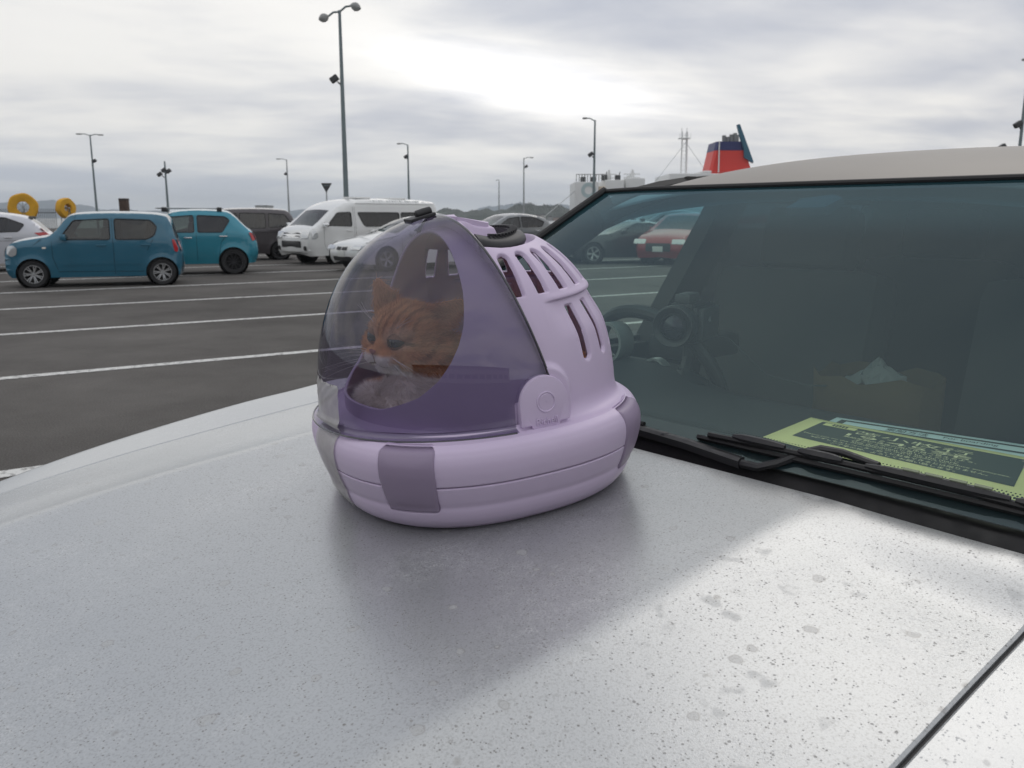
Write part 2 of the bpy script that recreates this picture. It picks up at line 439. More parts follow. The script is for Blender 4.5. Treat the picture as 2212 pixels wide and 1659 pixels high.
M = {}
M['hood'] = hood_paint('dusty_pearl_paint', (.45, .465, .47))
M['carbody'] = hood_paint('pearl_paint', (.50, .515, .52), .35)
M['black_plastic'] = pmat('black_plastic', (.022, .022, .023), .55, var=.35, vscale=40, rvar=.15, bump=.15, bscale=600)
M['black_rubber'] = pmat('black_rubber', (.012, .012, .013), .6)
M['seam_dark'] = pmat('dark_gap', (.006, .006, .006), .9)
M['asphalt'] = None
def asphalt():
    m, N, Lk = new_mat('asphalt'); b = N['Principled BSDF']; tc = N.new('ShaderNodeTexCoord')
    n1 = N.new('ShaderNodeTexNoise'); n1.inputs['Scale'].default_value = .35; n1.inputs['Detail'].default_value = 8; n1.inputs['Roughness'].default_value = .65
    n2 = N.new('ShaderNodeTexNoise'); n2.inputs['Scale'].default_value = 90; n2.inputs['Detail'].default_value = 3
    for n in (n1, n2): Lk.new(tc.outputs['Object'], n.inputs['Vector'])
    a = N.new('ShaderNodeValToRGB'); a.color_ramp.elements[0].color = (.062, .058, .054, 1); a.color_ramp.elements[1].color = (.140, .132, .124, 1)
    a.color_ramp.elements[0].position = .3; a.color_ramp.elements[1].position = .7
    Lk.new(n1.outputs[0], a.inputs[0])
    mx = N.new('ShaderNodeMix'); mx.data_type = 'RGBA'; mx.blend_type = 'OVERLAY'; mx.inputs['Factor'].default_value = .7
    Lk.new(a.outputs[0], mx.inputs['A']); Lk.new(n2.outputs[0], mx.inputs['B']); Lk.new(mx.outputs['Result'], b.inputs['Base Color'])
    b.inputs['Roughness'].default_value = .92; b.inputs['Specular IOR Level'].default_value = .15
    bp = N.new('ShaderNodeBump'); bp.inputs['Strength'].default_value = .4; bp.inputs['Distance'].default_value = .01
    Lk.new(n2.outputs[0], bp.inputs['Height']); Lk.new(bp.outputs[0], b.inputs['Normal'])
    return m
M['asphalt'] = asphalt()
def worn_paint():
    m, N, Lk = new_mat('worn_line_paint'); b = N['Principled BSDF']; tc = N.new('ShaderNodeTexCoord')
    n = N.new('ShaderNodeTexNoise'); n.inputs['Scale'].default_value = 14; n.inputs['Detail'].default_value = 8; n.inputs['Roughness'].default_value = .7
    Lk.new(tc.outputs['Object'], n.inputs['Vector'])
    r = N.new('ShaderNodeValToRGB'); r.color_ramp.elements[0].position = .36; r.color_ramp.elements[0].color = (.16, .155, .15, 1)
    r.color_ramp.elements[1].position = .50; r.color_ramp.elements[1].color = (.62, .62, .60, 1)
    Lk.new(n.outputs[0], r.inputs[0]); Lk.new(r.outputs[0], b.inputs['Base Color']); b.inputs['Roughness'].default_value = .8
    return m
M['line'] = worn_paint()

# ------------------------------------------------------------------ ground, lane lines, far land
def ground():
    s = 4000
    o = obj('ground', [(-s, -s, 0), (s, -s, 0), (s, 112, 0), (-s, 112, 0), (s, 112, -3), (-s, 112, -3)], [(0, 1, 2, 3), (3, 2, 4, 5)], M['asphalt'])
    tag(o, kind='structure')
    w = obj('water', [(-s, 112.01, -2), (s, 112.01, -2), (s, s, -2), (-s, s, -2)], [(0, 1, 2, 3)], pmat('sea', (.05, .075, .085), .25, var=.2, vscale=.05))
    tag(w, kind='structure')
    a, b = at_z(0, 818), at_z(690, 757)
    d = (b - a).normalized(); n = Vector((-d.y, d.x, 0)); hw = .075
    q = at_z(0, 723); sp = (q - a).dot(n)
    k = 0
    for i in range(-1, 16):
        c = a + n * (sp * i)
        l0, l1 = -25 - i * 1.5, 55
        P = [c + d * l0 - n * hw, c + d * l1 - n * hw, c + d * l1 + n * hw, c + d * l0 + n * hw]
        nn = 60; vs = []; fs = []
        rnd = random.Random(i + 7)
        for j in range(nn + 1):
            t = l0 + (l1 - l0) * j / nn
            for s_ in (-1, 1):
                e = c + d * t + n * (s_ * (hw + rnd.uniform(-.004, .004))); vs.append((e.x, e.y, .004))
            if j: fs.append((2 * j - 2, 2 * j, 2 * j + 1, 2 * j - 1))
        o = obj('lane_line', vs, fs, M['line']); tag(o, kind='structure')
    return d, n, sp
LANE_D, LANE_N, LANE_S = ground()

def hills():
    rnd = np.random.default_rng(5)
    def ridge(name, Y, x0, x1, hfun, n, colr, depth, label):
        xs = np.linspace(x0, x1, n)
        h = hfun(xs); vs = []; rows = 7
        for j in range(rows):
            f = j / (rows - 1)
            yy = Y + depth * f; hh = h * math.sin(f * PI * .5) ** .8
            jit = rnd.normal(0, .045, n) * h * (0.2 + f)
            for x, z, q in zip(xs, hh, jit): vs.append((x, yy, max(-2, z + q) if j else -3))
        fs = [(j * n + i, j * n + i + 1, (j + 1) * n + i + 1, (j + 1) * n + i) for j in range(rows - 1) for i in range(n - 1)]
        o = obj(name, vs, fs, pmat(name + '_cover', colr, .95, var=.45, vscale=.02 * 1500 / Y))
        tag(o, kind='structure')
    def far(x):
        return 30 + 16 * np.sin(x / 420) + 10 * np.sin(x / 130 + 1) + 5 * np.sin(x / 47 + 2) + 2.5 * np.sin(x / 19)
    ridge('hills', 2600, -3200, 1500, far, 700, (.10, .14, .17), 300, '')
    def near(x):
        base = .74 * (10.5 + 3.5 * np.sin(x / 38 + 1) + 2.6 * np.sin(x / 15) + 1.6 * np.sin(x / 6.1) + .9 * np.sin(x / 2.3))
        return np.clip(base * np.clip((x + 125) / 55, 0, 1.15), 0, 60)
    ridge('terrain', 820, -110, 260, lambda x: near(x), 900, (.055, .068, .055), 60, '')
hills()

# ------------------------------------------------------------------ parked cars
GL = thin_glass('car_glass', (.30, .36, .34), ior=1.5)
GLD = thin_glass('privacy_glass', (.05, .055, .06), ior=1.5)
M['tyre'] = pmat('tyre_rubber', (.016, .016, .017), .75, var=.3, vscale=30)
M['rim'] = pmat('alloy', (.52, .53, .54), .25, metal=.9)
M['rim_dark'] = pmat('dark_alloy', (.06, .06, .065), .3, metal=.8)
M['chrome'] = pmat('chrome', (.75, .76, .77), .12, metal=1.0)
M['red_lens'] = pmat('red_lens', (.45, .02, .025), .15, coat=.8)
M['clear_lens'] = pmat('clear_lens', (.55, .57, .58), .08, metal=.55, coat=1.0)
M['amber_lens'] = pmat('amber_lens', (.75, .70, .62), .2, coat=.5)
M['cabin'] = pmat('cabin_trim', (.035, .034, .033), .8)
M['cabin_grey'] = pmat('cabin_fabric', (.10, .10, .095), .9)
M['plate_white'] = pmat('plate_white', (.62, .63, .60), .5)
M['plate_yellow'] = pmat('plate_yellow', (.62, .48, .05), .5)
M['underbody'] = pmat('underbody', (.012, .012, .012), .9)
def paint(name, c, metal=.35):
    return pmat(name, c, .35, metal=metal, coat=1.0, coat_rough=.04, var=.08, vscale=3, rvar=.05)

def resample(pts, step):
    out = []
    for (a, b) in zip(pts[:-1], pts[1:]):
        a, b = np.array(a, float), np.array(b, float); n = max(1, int(math.ceil(np.hypot(*(b - a)) / step)))
        for i in range(n): out.append(a + (b - a) * i / n)
    out.append(np.array(pts[-1], float)); return np.array(out)
def smooth_poly(pts, it=2):
    """Chaikin corner cutting on an open polyline, ends kept"""
    p = np.array(pts, float)
    for _ in range(it):
        q = [p[0]]
        for a, b in zip(p[:-1], p[1:]): q += [a * .75 + b * .25, a * .25 + b * .75]
        q.append(p[-1]); p = np.array(q)
    return p
def round_poly(pts, r=.04, n=4):
    """closed polygon with rounded corners"""
    pts = [np.array(p, float) for p in pts]; out = []
    for i, p in enumerate(pts):
        a, b = pts[i - 1], pts[(i + 1) % len(pts)]
        da, db = a - p, b - p; la, lb = np.hypot(*da), np.hypot(*db)
        k = min(r, la * .45, lb * .45); s, e = p + da / la * k, p + db / lb * k
        for t in np.linspace(0, 1, n): out.append((1 - t) ** 2 * s + 2 * t * (1 - t) * p + t * t * e)
    return np.array(out)
def inside(poly, x, z):
    c = False; n = len(poly); j = n - 1
    for i in range(n):
        xi, zi = poly[i]; xj, zj = poly[j]
        if (zi > z) != (zj > z) and x < (xj - xi) * (z - zi) / (zj - zi + 1e-12) + xi: c = not c
        j = i
    return c
def triangulate(outline, holes, step):
    vs = []; es = []
    def loop(p):
        n0 = len(vs); vs.extend([Vector((float(q[0]), float(q[1]))) for q in p]); n = len(p)
        es.extend([(n0 + i, n0 + (i + 1) % n) for i in range(n)])
    loop(outline)
    for h in holes: loop(h)
    o = np.array(outline); x0, z0 = o.min(0); x1, z1 = o.max(0)
    for x in np.arange(x0 + step / 2, x1, step):
        for z in np.arange(z0 + step / 2, z1, step):
            if inside(outline, x, z) and not any(inside(h, x, z) for h in holes):
                vs.append(Vector((float(x), float(z))))
    V, E, Fc, *_ = delaunay_2d_cdt(vs, es, [], 0, 1e-5)
    keep = []
    for f in Fc:
        cx = sum(V[i].x for i in f) / len(f); cz = sum(V[i].y for i in f) / len(f)
        if inside(outline, cx, cz) and not any(inside(h, cx, cz) for h in holes): keep.append(tuple(f))
    return [(v.x, v.y) for v in V], keep

def make_wheel(parent, x, y, r, w, style, mat, side):
    """wheel mesh (tyre) > rim"""
    tb = MB(); ri = r * .66
    tb.lathe([(ri, -w / 2 + .01), (r * .90, -w / 2), (r * .985, -w / 2 + .025), (r, -w / 4), (r, w / 4), (r * .985, w / 2 - .025), (r * .90, w / 2), (ri, w / 2 - .01)], 40, 'y', close=True)
    t = tb.build('wheel', M['tyre'], parent); t.location = (x, y, r)
    rb = MB(); s = side; f = s * (w / 2 - .012)
    rb.lathe([(ri * 1.0, f), (ri * .93, f), (ri * .90, f - s * .03), (ri * .90, -f * .2)], 40, 'y')
    n = style
    for k in range(n):
        a = 2 * PI * k / n
        for da in ((-.13, .13) if n <= 7 else (0,)):
            a0, a1 = a + da * .3, a + da
            p0 = Vector((math.cos(a0) * ri * .14, f - s * .012, math.sin(a0) * ri * .14)); p1 = Vector((math.cos(a1) * ri * .95, f - s * .004, math.sin(a1) * ri * .95))
            dv = (p1 - p0).normalized(); nv = Vector((-dv.z, 0, dv.x)); hw = ri * (.075 if n <= 7 else .06)
            dep = Vector((0, -s * .02, 0))
            q = [p0 - nv * hw, p0 + nv * hw, p1 + nv * hw * .8, p1 - nv * hw * .8]
            rb.add(q + [k_ + dep for k_ in q], [(0, 1, 2, 3), (4, 7, 6, 5), (0, 4, 5, 1), (1, 5, 6, 2), (2, 6, 7, 3), (3, 7, 4, 0)])
    rb.lathe([(0.001, f - s * .004), (ri * .17, f - s * .004), (ri * .2, f - s * .02)], 16, 'y')
    rb.build('rim', mat, t)
    db = MB(); db.lathe([(0.001, f - s * .06), (ri * .9, f - s * .06)], 24, 'y'); db.build('brake_disc', M['underbody'], t)
    return t

def bg_car(name, label, cat, loc, yaw, S, group=None):
    """S: spec with top profile (x forward, z), wheels, windows..."""
    root = empty(name, loc, yaw); tag(root, label, cat, group)
    body = S['paint']; W = S['W'] / 2; belt = S['belt']; tumble = S.get('tumble', .22); glass = S.get('glass', GL)
    prof = smooth_poly(S['top'], 2) if S.get('smooth', True) else np.array(S['top'])
    prof = resample(prof, .09)
    x1, x0 = prof[:, 0].max(), prof[:, 0].min(); L = x1 - x0; xc = (x0 + x1) / 2
    zb = S.get('sill', .20); r = S['wr']; ar = r + .045
    # lower edge with wheel arches, from rear to front
    low = [(prof[-1][0], prof[-1][1])]
    for wx in sorted(S['wheels']):
        n = 14; a0 = math.asin(min(1, (r - zb) / ar)) if zb < r else 0
        for k in range(n + 1):
            a = PI + a0 - (PI + 2 * a0) * k / n
            low.append((wx + ar * math.cos(a), r + ar * math.sin(a) if True else 0))
    low.append((prof[0][0], prof[0][1]))
    lowp = [np.array(q) for q in low]
    outline = [tuple(q) for q in prof] + [tuple(q) for q in resample([tuple(q) for q in lowp], .12)[1:-1]]
    wins = [round_poly(w, S.get('wround', .05)) for w in S['windows']]
    holes = [[tuple(q) for q in w] for w in wins]
    px, pz = prof[:, 0], prof[:, 1]
    xs_sorted = np.argsort(px)
    def ztop(x):
        # upper envelope of the profile
        return float(np.interp(x, px[xs_sorted], np.maximum.accumulate(pz[xs_sorted])[...] if False else pz[xs_sorted]))
    segs = list(zip(prof[:-1], prof[1:]))
    P_ = np.array(prof)
    def edge_dist(x, z):
        return float(np.min(np.hypot(P_[:, 0] - x, (P_[:, 1] - z))))
    def hy(x, z):
        u = (x - xc) / (L / 2)
        y = W * (1 - S.get('plan', .13) * abs(u) ** 4)
        if z > belt: y -= tumble * (z - belt)
        else: y -= .05 * max(0, (.55 * belt - z)) ** 1.0 * 1.2
        if abs(z - S.get('crease', belt - .12)) < .05: y += .006 * (1 - abs(z - S.get('crease', belt - .12)) / .05)
        for wx in S['wheels']:
            d = math.hypot(x - wx, z - r)
            if d < ar + .09: y += .014 * max(0, 1 - max(0, d - ar) / .09)
        e = edge_dist(x, z); R = S.get('edge', .10)
        if e < R: t = 1 - e / R; y -= R * .75 * (1 - math.sqrt(max(0, 1 - t * t)))
        return y
    V2, F2 = triangulate(outline, holes, .11)
    for s in (1, -1):
        vs = [(x, s * hy(x, z), z) for x, z in V2]
        fs = [f if s < 0 else f[::-1] for f in F2]
        obj('side_panel', vs, fs, body, root, True, rad(50))
    # top strip from nose to tail
    ny = 11; wsr = S['windscreen']; rw = S['rear_window']
    def in_glass(q, rng): return rng and rng[0] <= q <= rng[1]
    # arc parameter by profile point index via x on upper part
    ins = []; strip = []
    for i, (x, z) in enumerate(prof):
        ye = hy(x, z); t = prof[min(i + 1, len(prof) - 1)] - prof[max(i - 1, 0)]; t = t / (np.hypot(*t) + 1e-9)
        nrm = np.array([-t[1], t[0]]);
        if nrm[1] < 0 and abs(nrm[1]) > .3: nrm = -nrm
        if abs(nrm[1]) <= .3: nrm = np.array([1.0 if x > xc else -1.0, 0]) * np.array([1, 0]) + np.array([0, nrm[1]])
        row = []
        for k in range(ny):
            a = -1 + 2 * k / (ny - 1); y = ye * a; c = S.get('crown', .045) * (1 - a * a) * min(1, ye / .5)
            row.append((x + nrm[0] * c, y, z + nrm[1] * c))
        strip.append(row)
    n = len(prof); mat_faces = {0: [], 1: [], 2: []}
    def zone(i):
        xm = (prof[i][0] + prof[i + 1][0]) / 2; zm = (prof[i][1] + prof[i + 1][1]) / 2
        if wsr and wsr[0] < xm < wsr[1] and zm > belt - .05: return 1
        if rw and rw[0] < xm < rw[1] and zm > rw[2]: return 2
        return 0
    for i in range(n - 1):
        zz = zone(i)
        for k in range(ny - 1):
            f = (i * ny + k, i * ny + k + 1, (i + 1) * ny + k + 1, (i + 1) * ny + k)
            edge = k == 0 or k == ny - 2
            mat_faces[0 if (zz == 0 or edge) else zz].append(f)
    allv = [q for row in strip for q in row]
    def sub(nm, fl, mt, off=0.0):
        if not fl: return
        used = sorted({i for f in fl for i in f}); mp = {a: b for b, a in enumerate(used)}
        return obj(nm, [allv[i] for i in used], [tuple(mp[i] for i in f) for f in fl], mt, root, True, rad(50))
    sub('bonnet_and_roof', mat_faces[0], body); sub('windscreen', mat_faces[1], S.get('wsglass', GL)); sub('rear_window', mat_faces[2], glass)
    # side panes
    for wi, w in enumerate(wins):
        g = glass if wi >= S.get('clear_windows', 1) else S.get('front_glass', GL)
        for s in (1, -1):
            V3, F3 = triangulate([tuple(q) for q in w], [], .2)
            obj('window', [(x, s * (hy(x, z) - .012), z) for x, z in V3], F3, g, root)
            fr = MB(); m_ = len(w)
            pts = [(x, s * (hy(x, z) + .001), z) for x, z in w]
            fr.tube(pts, .012, 5, closed=True); fr.build('window_seal', M['black_rubber'], root)
    # cabin
    c = MB(); bx0, bx1 = min(w[:, 0].min() for w in wins), max(w[:, 0].max() for w in wins)
    c.box(((bx0 + bx1) / 2 + .1, 0, .30 + (belt - .3) / 2 - .06), ((bx1 - bx0) / 2 + .25, W * .86, (belt - .36) / 2))
    c.build('cabin_floor', M['cabin'], root, False)
    for sx in S.get('seats', [S['wheels'][0] - 1.15, S['wheels'][0] - 2.0]):
        for sy in (-.36, .36):
            sb = MB(); m_ = Matrix.Rotation(rad(-12), 4, 'Y')
            sb.box((sx, sy, belt - .02), (.06, .23, .30), .04, m_); sb.box((sx - .07, sy, belt + .37), (.05, .12, .09), .03, m_)
            sb.build('seat', M['cabin_grey'], root)
    ub = MB(); ub.box((xc, 0, zb + .10), (L / 2 - .12, W * .82, .10)); ub.build('underbody', M['underbody'], root, False)
    for wx in S['wheels']:
        for s in (1, -1):
            make_wheel(root, wx, s * (W - .11), r, S.get('ww', .165), S.get('spokes', 7), S.get('rimmat', M['rim']), s)
            wb = MB(); wb.lathe([(ar - .004, s * (W - .24)), (ar - .004, s * (W - .035))], 24, 'y', (wx, 0, r)); wb.lathe([(0.001, s * (W - .24)), (ar, s * (W - .24))], 24, 'y', (wx, 0, r))
            wb.build('wheel_arch', M['underbody'], root)
    # mirrors, handles, door lines
    if 'mirror' in S:
        mx, mz = S['mirror']
        for s in (1, -1):
            b = MB(); b.box((mx, s * (hy(mx, mz) + .10), mz), (.055, .095, .065), .035); b.box((mx, s * (hy(mx, mz) + .0), mz - .045), (.03, .06, .015), .008)
            b.build('mirror', S.get('mirror_mat', body), root)
    for (hx, hz) in S.get('handles', []):
        for s in (1, -1):
            b = MB(); b.box((hx, s * (hy(hx, hz) + .018), hz), (.095, .012, .016), .009); b.build('door_handle', S.get('handle_mat', body), root)
    for ln in S.get('lines', []):
        for s in (1, -1):
            q = resample(ln, .08); b = MB(); b.tube([(x, s * (hy(x, z) - .0005), z) for x, z in q], .0045, 4); b.build('door_gap', M['seam_dark'], root)
    for (nm, mt, poly, off) in S.get('decals', []):
        # shaped pieces on the flanks
        for s in (1, -1):
            pl = round_poly(poly, .03); V3, F3 = triangulate([tuple(q) for q in pl], [], .07); nv = len(V3)
            o_ = [(x, s * (hy(x, z) + off), z) for x, z in V3]
            obj(nm, o_, F3, mt, root, True)
    def end_piece(nm, mt, ycen, zc, hw, hh, xoff, front, rd=.03, bul=.02):
        xe = None
        pl = round_poly([(-hw, -hh), (hw, -hh), (hw, hh), (-hw, hh)], rd)
        V3, F3 = triangulate([tuple(q) for q in pl], [], max(.05, hw / 4))
        vs = []
        rowsx = []
        for (y_, z_) in V3:
            zz = zc + z_; yy = ycen + y_
            # profile x at this height on that end
            best = None
            for a, b in segs:
                if (a[1] - zz) * (b[1] - zz) <= 0 and abs(a[1] - b[1]) > 1e-6:
                    t = (zz - a[1]) / (b[1] - a[1]); xx = a[0] + t * (b[0] - a[0])
                    if best is None or (front and xx > best) or (not front and xx < best): best = xx
            if best is None: best = x1 if front else x0
            ye = max(.3, hy(best, zz)); aa = min(1, abs(yy) / ye); c_ = S.get('crown', .045) * (1 - aa * aa)
            vs.append((best + (c_ + xoff) * (1 if front else -1), yy, zz))
        return obj(nm, vs, F3, mt, root, True)
    for e in S.get('ends', []): end_piece(*e)
    return root, hy

def place(near_contact, heading_deg, S, wheel=0):
    """centre of a car whose near-side wheel stands at near_contact"""
    h = Vector((math.cos(rad(heading_deg)), math.sin(rad(heading_deg)), 0)); n = Vector((-h.y, h.x, 0))
    if n.y < 0: n = -n
    c = Vector(near_contact) + n * (S['W'] / 2 - .06) - h * S['wheels'][wheel]
    return (c.x, c.y, 0.0)
P_BLUE = paint('blue_paint', (.012, .115, .185), .3)
P_TEAL = paint('turquoise_paint', (.016, .21, .29), .45)
P_PLUM = paint('plum_grey_paint', (.055, .047, .052), .4)
P_WHITE = paint('white_paint', (.70, .71, .70), 0)
P_SILVER = paint('silver_paint', (.52, .53, .57), .3)
P_BLACK = paint('black_paint', (.012, .013, .014), .1)
P_RED = paint('red_paint', (.30, .012, .016), .2)
P_GREYC = paint('grey_paint', (.16, .17, .175), .5)
SP = {}
SP['kei'] = dict(W=1.475, paint=P_BLUE, belt=.96, wr=.28, wheels=(1.19, -1.27), sill=.21, spokes=7, plan=.09, edge=.065, tumble=.17, crease=.80,
    top=[(1.60, .21), (1.69, .32), (1.70, .60), (1.64, .84), (1.50, .94), (1.05, 1.01), (.80, 1.05), (.52, 1.40), (.42, 1.475), (.2, 1.505), (-.3, 1.52), (-1.0, 1.51), (-1.36, 1.475), (-1.47, 1.40), (-1.57, .98), (-1.66, .85), (-1.69, .50), (-1.62, .22)],
    windows=[[(.66, .985), (.37, 1.37), (-.30, 1.40), (-.30, .975)], [(-.40, .975), (-.40, 1.40), (-1.10, 1.375), (-1.22, 1.24), (-1.16, 1.05), (-1.00, .975)]],
    clear_windows=1, windscreen=(.46, .86), rear_window=(-1.60, -1.40, 1.0), glass=thin_glass('smoked_glass', (.10, .11, .11)), seats=[-.15, -1.0],
    mirror=(.56, 1.03), handles=[(-.12, .86), (-.98, .86)],
    lines=[[(.80, .94), (.80, .62), (.72, .36)], [(-.35, 1.42), (-.35, .26)], [(-1.12, .96), (-1.00, .74)], [(.72, .33), (-.92, .31)], [(.98, 1.0), (1.15, .86)]],
    decals=[('side_moulding', P_BLUE, [(.62, .45), (.62, .475), (-.85, .475), (-.85, .45)], .012),
            ('tail_lamp', M['red_lens'], [(-1.50, .98), (-1.56, .96), (-1.62, .78), (-1.60, .70), (-1.54, .72)], .012),
            ('indicator', M['amber_lens'], [(.98, .80), (.91, .80), (.91, .835), (.98, .835)], .012),
            ('headlight', M['clear_lens'], [(1.64, .70), (1.62, .86), (1.50, .87), (1.44, .80), (1.46, .68), (1.56, .64)], .016)],
    ends=[('headlight', M['clear_lens'], .50, .76, .115, .115, .018, True, .11), ('headlight', M['clear_lens'], -.50, .76, .115, .115, .018, True, .11),
          ('grille', M['black_plastic'], 0, .52, .40, .10, .010, True, .05), ('number_plate', M['plate_yellow'], 0, .50, .165, .082, .022, True, .01),
          ('tail_lamp', M['red_lens'], .62, .84, .05, .13, .012, False), ('tail_lamp', M['red_lens'], -.62, .84, .05, .13, .012, False)])
SP['ignis'] = dict(W=1.66, paint=P_TEAL, belt=1.03, wr=.325, wheels=(1.21, -1.22), sill=.28, spokes=10, rimmat=M['rim_dark'], plan=.10, edge=.10, tumble=.26, crease=.92,
    top=[(1.76, .26), (1.84, .42), (1.84, .80), (1.76, .98), (1.55, 1.05), (1.0, 1.11), (.72, 1.15), (.30, 1.50), (.10, 1.57), (-.4, 1.605), (-1.0, 1.58), (-1.22, 1.54), (-1.56, 1.16), (-1.72, 1.06), (-1.82, .82), (-1.84, .50), (-1.76, .30)],
    windows=[[(.55, 1.07), (.24, 1.44), (-.32, 1.48), (-.32, 1.06)], [(-.40, 1.06), (-.40, 1.48), (-1.06, 1.45), (-1.18, 1.36), (-.98, 1.06)]],
    clear_windows=1, windscreen=(.30, .80), rear_window=(-1.52, -1.20, 1.15), glass=thin_glass('smoked_glass_b', (.13, .13, .13)), seats=[-.2, -1.0], mirror=(.48, 1.12),
    handles=[(-.16, .93), (-1.0, .96)], handle_mat=M['chrome'], lines=[[(-.36, 1.5), (-.36, .34)], [(-1.10, 1.04), (-.94, .80), (-.86, .38)]],
    decals=[('tail_lamp', M['red_lens'], [(-1.62, 1.06), (-1.70, 1.04), (-1.78, .86), (-1.70, .84)], .014)],
    ends=[('tail_lamp', M['red_lens'], .66, .95, .09, .10, .012, False), ('tail_lamp', M['red_lens'], -.66, .95, .09, .10, .012, False),
          ('headlight', M['clear_lens'], .6, .90, .16, .08, .012, True), ('headlight', M['clear_lens'], -.6, .90, .16, .08, .012, True), ('grille', M['black_plastic'], 0, .86, .40, .09, .010, True)])
SP['minivan'] = dict(W=1.695, paint=P_PLUM, belt=1.04, wr=.31, wheels=(1.25, -1.42), sill=.22, spokes=7, rimmat=M['rim_dark'], plan=.10, edge=.11, tumble=.16,
    top=[(2.02, .22), (2.10, .45), (2.08, .80), (1.95, .98), (1.55, 1.09), (1.30, 1.15), (.62, 1.60), (.35, 1.68), (-.6, 1.71), (-1.5, 1.68), (-1.82, 1.62), (-2.00, 1.15), (-2.08, .9), (-2.10, .5), (-2.02, .24)],
    windows=[[(1.05, 1.08), (.55, 1.52), (-.05, 1.57), (-.05, 1.06)], [(-.14, 1.06), (-.14, 1.57), (-.98, 1.56), (-.98, 1.07)], [(-1.07, 1.08), (-1.07, 1.56), (-1.62, 1.52), (-1.78, 1.28), (-1.66, 1.12)]],
    clear_windows=1, windscreen=(.62, 1.34), rear_window=(-1.99, -1.80, 1.15), glass=GLD, seats=[.1, -.8, -1.5], mirror=(.95, 1.14), handles=[(.1, .96), (-.3, .96)],
    lines=[[(-.09, 1.6), (-.09, .28)], [(-1.02, 1.58), (-1.02, .8)], [(-.2, .93), (-1.75, .93)]],
    decals=[('tail_lamp', M['red_lens'], [(-1.90, 1.12), (-1.98, 1.10), (-2.04, .86), (-1.94, .86)], .012)],
    ends=[('tail_lamp', M['red_lens'], .70, .98, .06, .18, .012, False), ('tail_lamp', M['red_lens'], -.70, .98, .06, .18, .012, False),
          ('headlight', M['clear_lens'], .62, .86, .16, .07, .012, True), ('headlight', M['clear_lens'], -.62, .86, .16, .07, .012, True)])
SP['van'] = dict(W=1.88, paint=P_WHITE, belt=1.15, wr=.335, wheels=(1.62, -1.48), sill=.28, spokes=6, plan=.05, edge=.13, tumble=.13, wround=.07, crease=.95, crown=.06,
    top=[(2.58, .26), (2.67, .38), (2.69, .78), (2.64, .96), (2.48, 1.10), (2.30, 1.16), (1.72, 1.62), (1.50, 1.76), (1.15, 1.90), (.6, 1.96), (-.6, 1.98), (-2.35, 1.96), (-2.58, 1.88), (-2.66, 1.2), (-2.69, .6), (-2.64, .32)],
    windows=[[(2.02, 1.18), (1.62, 1.57), (1.10, 1.59), (1.10, 1.15)], [(.86, 1.58), (.66, 1.20), (.56, 1.14), (-.82, 1.15), (-.82, 1.58)], [(-.90, 1.58), (-.90, 1.15), (-2.46, 1.17), (-2.46, 1.58)]],
    clear_windows=1, front_glass=thin_glass('van_door_glass', (.16, .17, .14)), windscreen=(1.72, 2.36), rear_window=(-2.67, -2.60, 1.2), glass=thin_glass('blue_smoke_glass', (.03, .032, .05)), seats=[1.2, .2, -.7], mirror=(2.12, 1.20), mirror_mat=M['chrome'],
    handles=[(1.22, 1.02), (.35, 1.02)], lines=[[(1.02, 1.75), (1.02, .45)], [(2.14, 1.12), (2.14, .62), (2.02, .40)], [(.96, 1.75), (.96, .40)], [(-.86, 1.6), (-.86, .40)]],
    decals=[('headlight', M['clear_lens'], [(2.60, .78), (2.56, 1.00), (2.40, 1.02), (2.36, .84), (2.44, .78)], .010)],
    ends=[('headlight', M['clear_lens'], .68, .90, .17, .11, .014, True), ('headlight', M['clear_lens'], -.68, .90, .17, .11, .014, True),
          ('grille', M['chrome'], 0, .92, .46, .10, .012, True), ('grille', M['black_plastic'], 0, .87, .44, .018, .022, True, .01), ('grille', M['black_plastic'], 0, .95, .44, .018, .022, True, .01), ('air_intake', M['black_plastic'], 0, .62, .52, .10, .012, True, .04),
          ('fog_lamp', M['black_plastic'], .70, .50, .07, .07, .012, True, .05), ('fog_lamp', M['black_plastic'], -.70, .50, .07, .07, .012, True, .05)])
